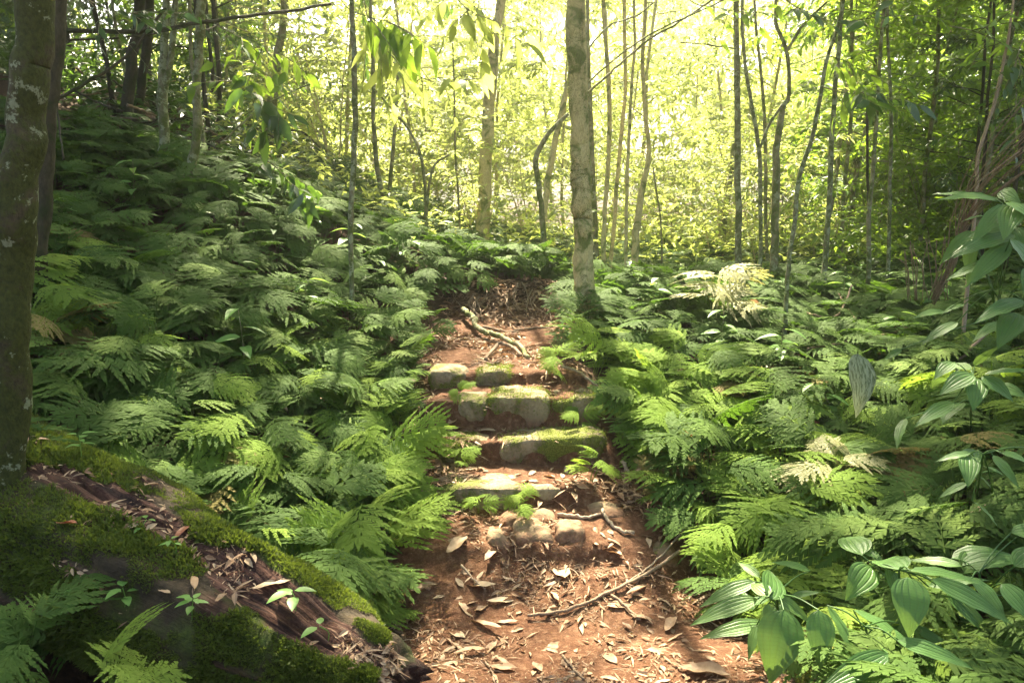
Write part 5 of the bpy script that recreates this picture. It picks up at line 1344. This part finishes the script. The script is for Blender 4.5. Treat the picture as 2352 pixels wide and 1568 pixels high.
# near foliage hanging into the top of the view: twigs of big leaves
def spray(label, pts, d, nleaf, L, mat, seed=0, droop=.5, w=3):
    """a leafy bough: main twig, side twigs, leaves set alternately and turned every way"""
    r_ = np.random.default_rng(seed); P_ = np.array([at(p[0], p[1], d + (p[2] if len(p) > 2 else 0)) for p in pts]); n = 24; SP = smooth_path(P_, n)
    e = empty("leafy_branch", SP[0], label, "branch"); L = L * .62
    mb = MB(); tube(mb, SP, np.linspace(w, 1, n) / 2 / 1176 * TANH * d, 6)
    runs = [SP[8:]]; tot = np.linalg.norm(SP[-1] - SP[0])
    for k in range(6):
        i = 3 + int(r_.random() * (n - 5)); t_ = SP[i + 1] - SP[i]; t_ /= np.linalg.norm(t_); v = t_ * .6 + r_.normal(0, .8, 3) * [1, 1, .6] + [0, 0, -.1]; v /= np.linalg.norm(v)
        kk = np.linspace(0, 1, 8)[:, None]; q = SP[i] + v * tot * (.4 + .5 * r_.random()) * kk + np.array([0, 0, -.2]) * tot * .5 * kk ** 2
        tube(mb, q, np.linspace(.0035, .001, 8), 4, cap=False); runs.append(q)
    link("twig", mb.mesh("twig", M['bark'], origin=SP[0]), e); lv = MB()
    per = max(3, int(nleaf * 1.5 / len(runs)))
    for q in runs:
        m = per + int(r_.random() * 3); f = (np.arange(m) + .6 * r_.random(m) + .4) / (m + .2) * (len(q) - 1); i = np.clip(f.astype(int), 0, len(q) - 2)
        Q = q[i] + (q[i + 1] - q[i]) * (f - i)[:, None]; D = q[i + 1] - q[i]; D /= np.linalg.norm(D, axis=1)[:, None] + 1e-9
        side = np.cross(D, [0, 0, 1.0]) * np.where(np.arange(m) % 2, 1, -1)[:, None]
        dd = D * .6 + side * .8 + np.array([0, 0, -droop * .8]) + r_.normal(0, .42, (m, 3))
        for k in range(m):
            tp = leaf_tpl(W=.34 + .14 * r_.random(), n=6, fold=.04 + .14 * r_.random(), droop=.05 + .45 * r_.random())
            Fm = frames(dd[k][None], (np.array([0, -.2, 1.0]) + r_.normal(0, .5, 3))[None]) * (L * (.55 + .7 * r_.random()))
            lv.inst(tp, Fm, Q[k][None], r_.random(1))
    link("leaves", lv.mesh("leaves", M[mat], origin=SP[0]), e)
spray("spray of large backlit leaves drooping at the top left of the glow", [(770,-20),(800,20),(850,40),(900,55),(940,90)], 4.2, 16, .24, 'leaf', 1, droop=1.2)
spray("second spray of big glowing leaves hanging beside the thin mottled trunk", [(830,-30),(850,60),(880,110),(900,170)], 4.6, 14, .24, 'leaf_sunlit', 2, droop=1.0)
spray("bright leaf spray hanging over the pale leaning trunk", [(1020,-40),(1060,10),(1100,40),(1140,90)], 5.0, 14, .26, 'leaf_sunlit', 3, droop=1.2)
spray("glowing leaf spray left of the pale leaning trunk", [(880,130),(950,170),(1010,190),(1080,180)], 5.5, 18, .22, 'leaf_sunlit', 4)
spray("dark silhouetted leaf spray left of the centre above the left bank", [(520,300),(570,260),(620,240),(660,300)], 5.0, 12, .26, 'leaf_shaded', 5, droop=.9)
spray("lower dark leaf spray at the crest of the left bank", [(600,360),(640,390),(670,430),(690,470)], 5.2, 12, .22, 'leaf_shaded', 6, droop=.8)
spray("small dark leaf spray between the level pole and the glow", [(500,60),(560,90),(620,120),(680,130)], 5.0, 16, .2, 'leaf', 7)
spray("leaf spray beneath the level pole in the upper left", [(480,170),(540,190),(600,170),(660,200)], 5.6, 18, .2, 'leaf', 8)
spray("dark leaves hanging at the top right of the main trunk", [(1560,-20),(1600,10),(1660,20),(1730,40)], 5.5, 16, .17, 'leaf', 9)
spray("hanging dark leaf branch at the top of the right-hand group", [(1780,-20),(1850,30),(1930,50),(2010,40)], 5.0, 22, .16, 'leaf_shaded', 10)
spray("pointed dark leaves right of the divided trunk", [(1840,150),(1900,130),(1960,150),(2010,190)], 5.5, 20, .2, 'leaf', 11)
spray("long drooping leaves in the middle of the right thicket", [(1890,200),(1950,215),(2010,210),(2060,240)], 5.8, 20, .24, 'leaf_shaded', 12, droop=.7)
spray("shiny pale leaf tuft near the top right", [(2180,60),(2230,70),(2280,90),(2320,110)], 4.6, 14, .14, 'leaf', 13)
spray("dark leafy twig along the right edge at the top", [(2400,20),(2350,90),(2330,180),(2350,260)], 4.4, 24, .15, 'leaf_shaded', 14)
spray("overhanging dark leaves in the top left corner", [(160,-30),(220,10),(290,30),(350,20)], 4.6, 22, .15, 'leaf_shaded', 15)

# ------------------------------------------------------------------ air
def haze():
    x0, x1, y0, y1, z0, z1 = -112, 112, -112, 112, -6, 13
    v = [(x, y, z) for x in (x0, x1) for y in (y0, y1) for z in (z0, z1)]
    q = [(0,1,3,2),(4,6,7,5),(0,4,5,1),(2,3,7,6),(0,2,6,4),(1,5,7,3)]
    mb = MB(); mb.add(v, None, q)
    m, t, out = newmat("haze_air")
    p = N(t, "ShaderNodeVolumePrincipled"); p.inputs['Color'].default_value = (.9, .92, .8, 1); p.inputs['Density'].default_value = HAZE; p.inputs['Anisotropy'].default_value = .85
    t.links.new(p.outputs[0], out.inputs['Volume'])
    o = link("haze", mb.mesh("haze", m, smooth=False)); tag(o, kind='stuff')
if HAZE: haze()
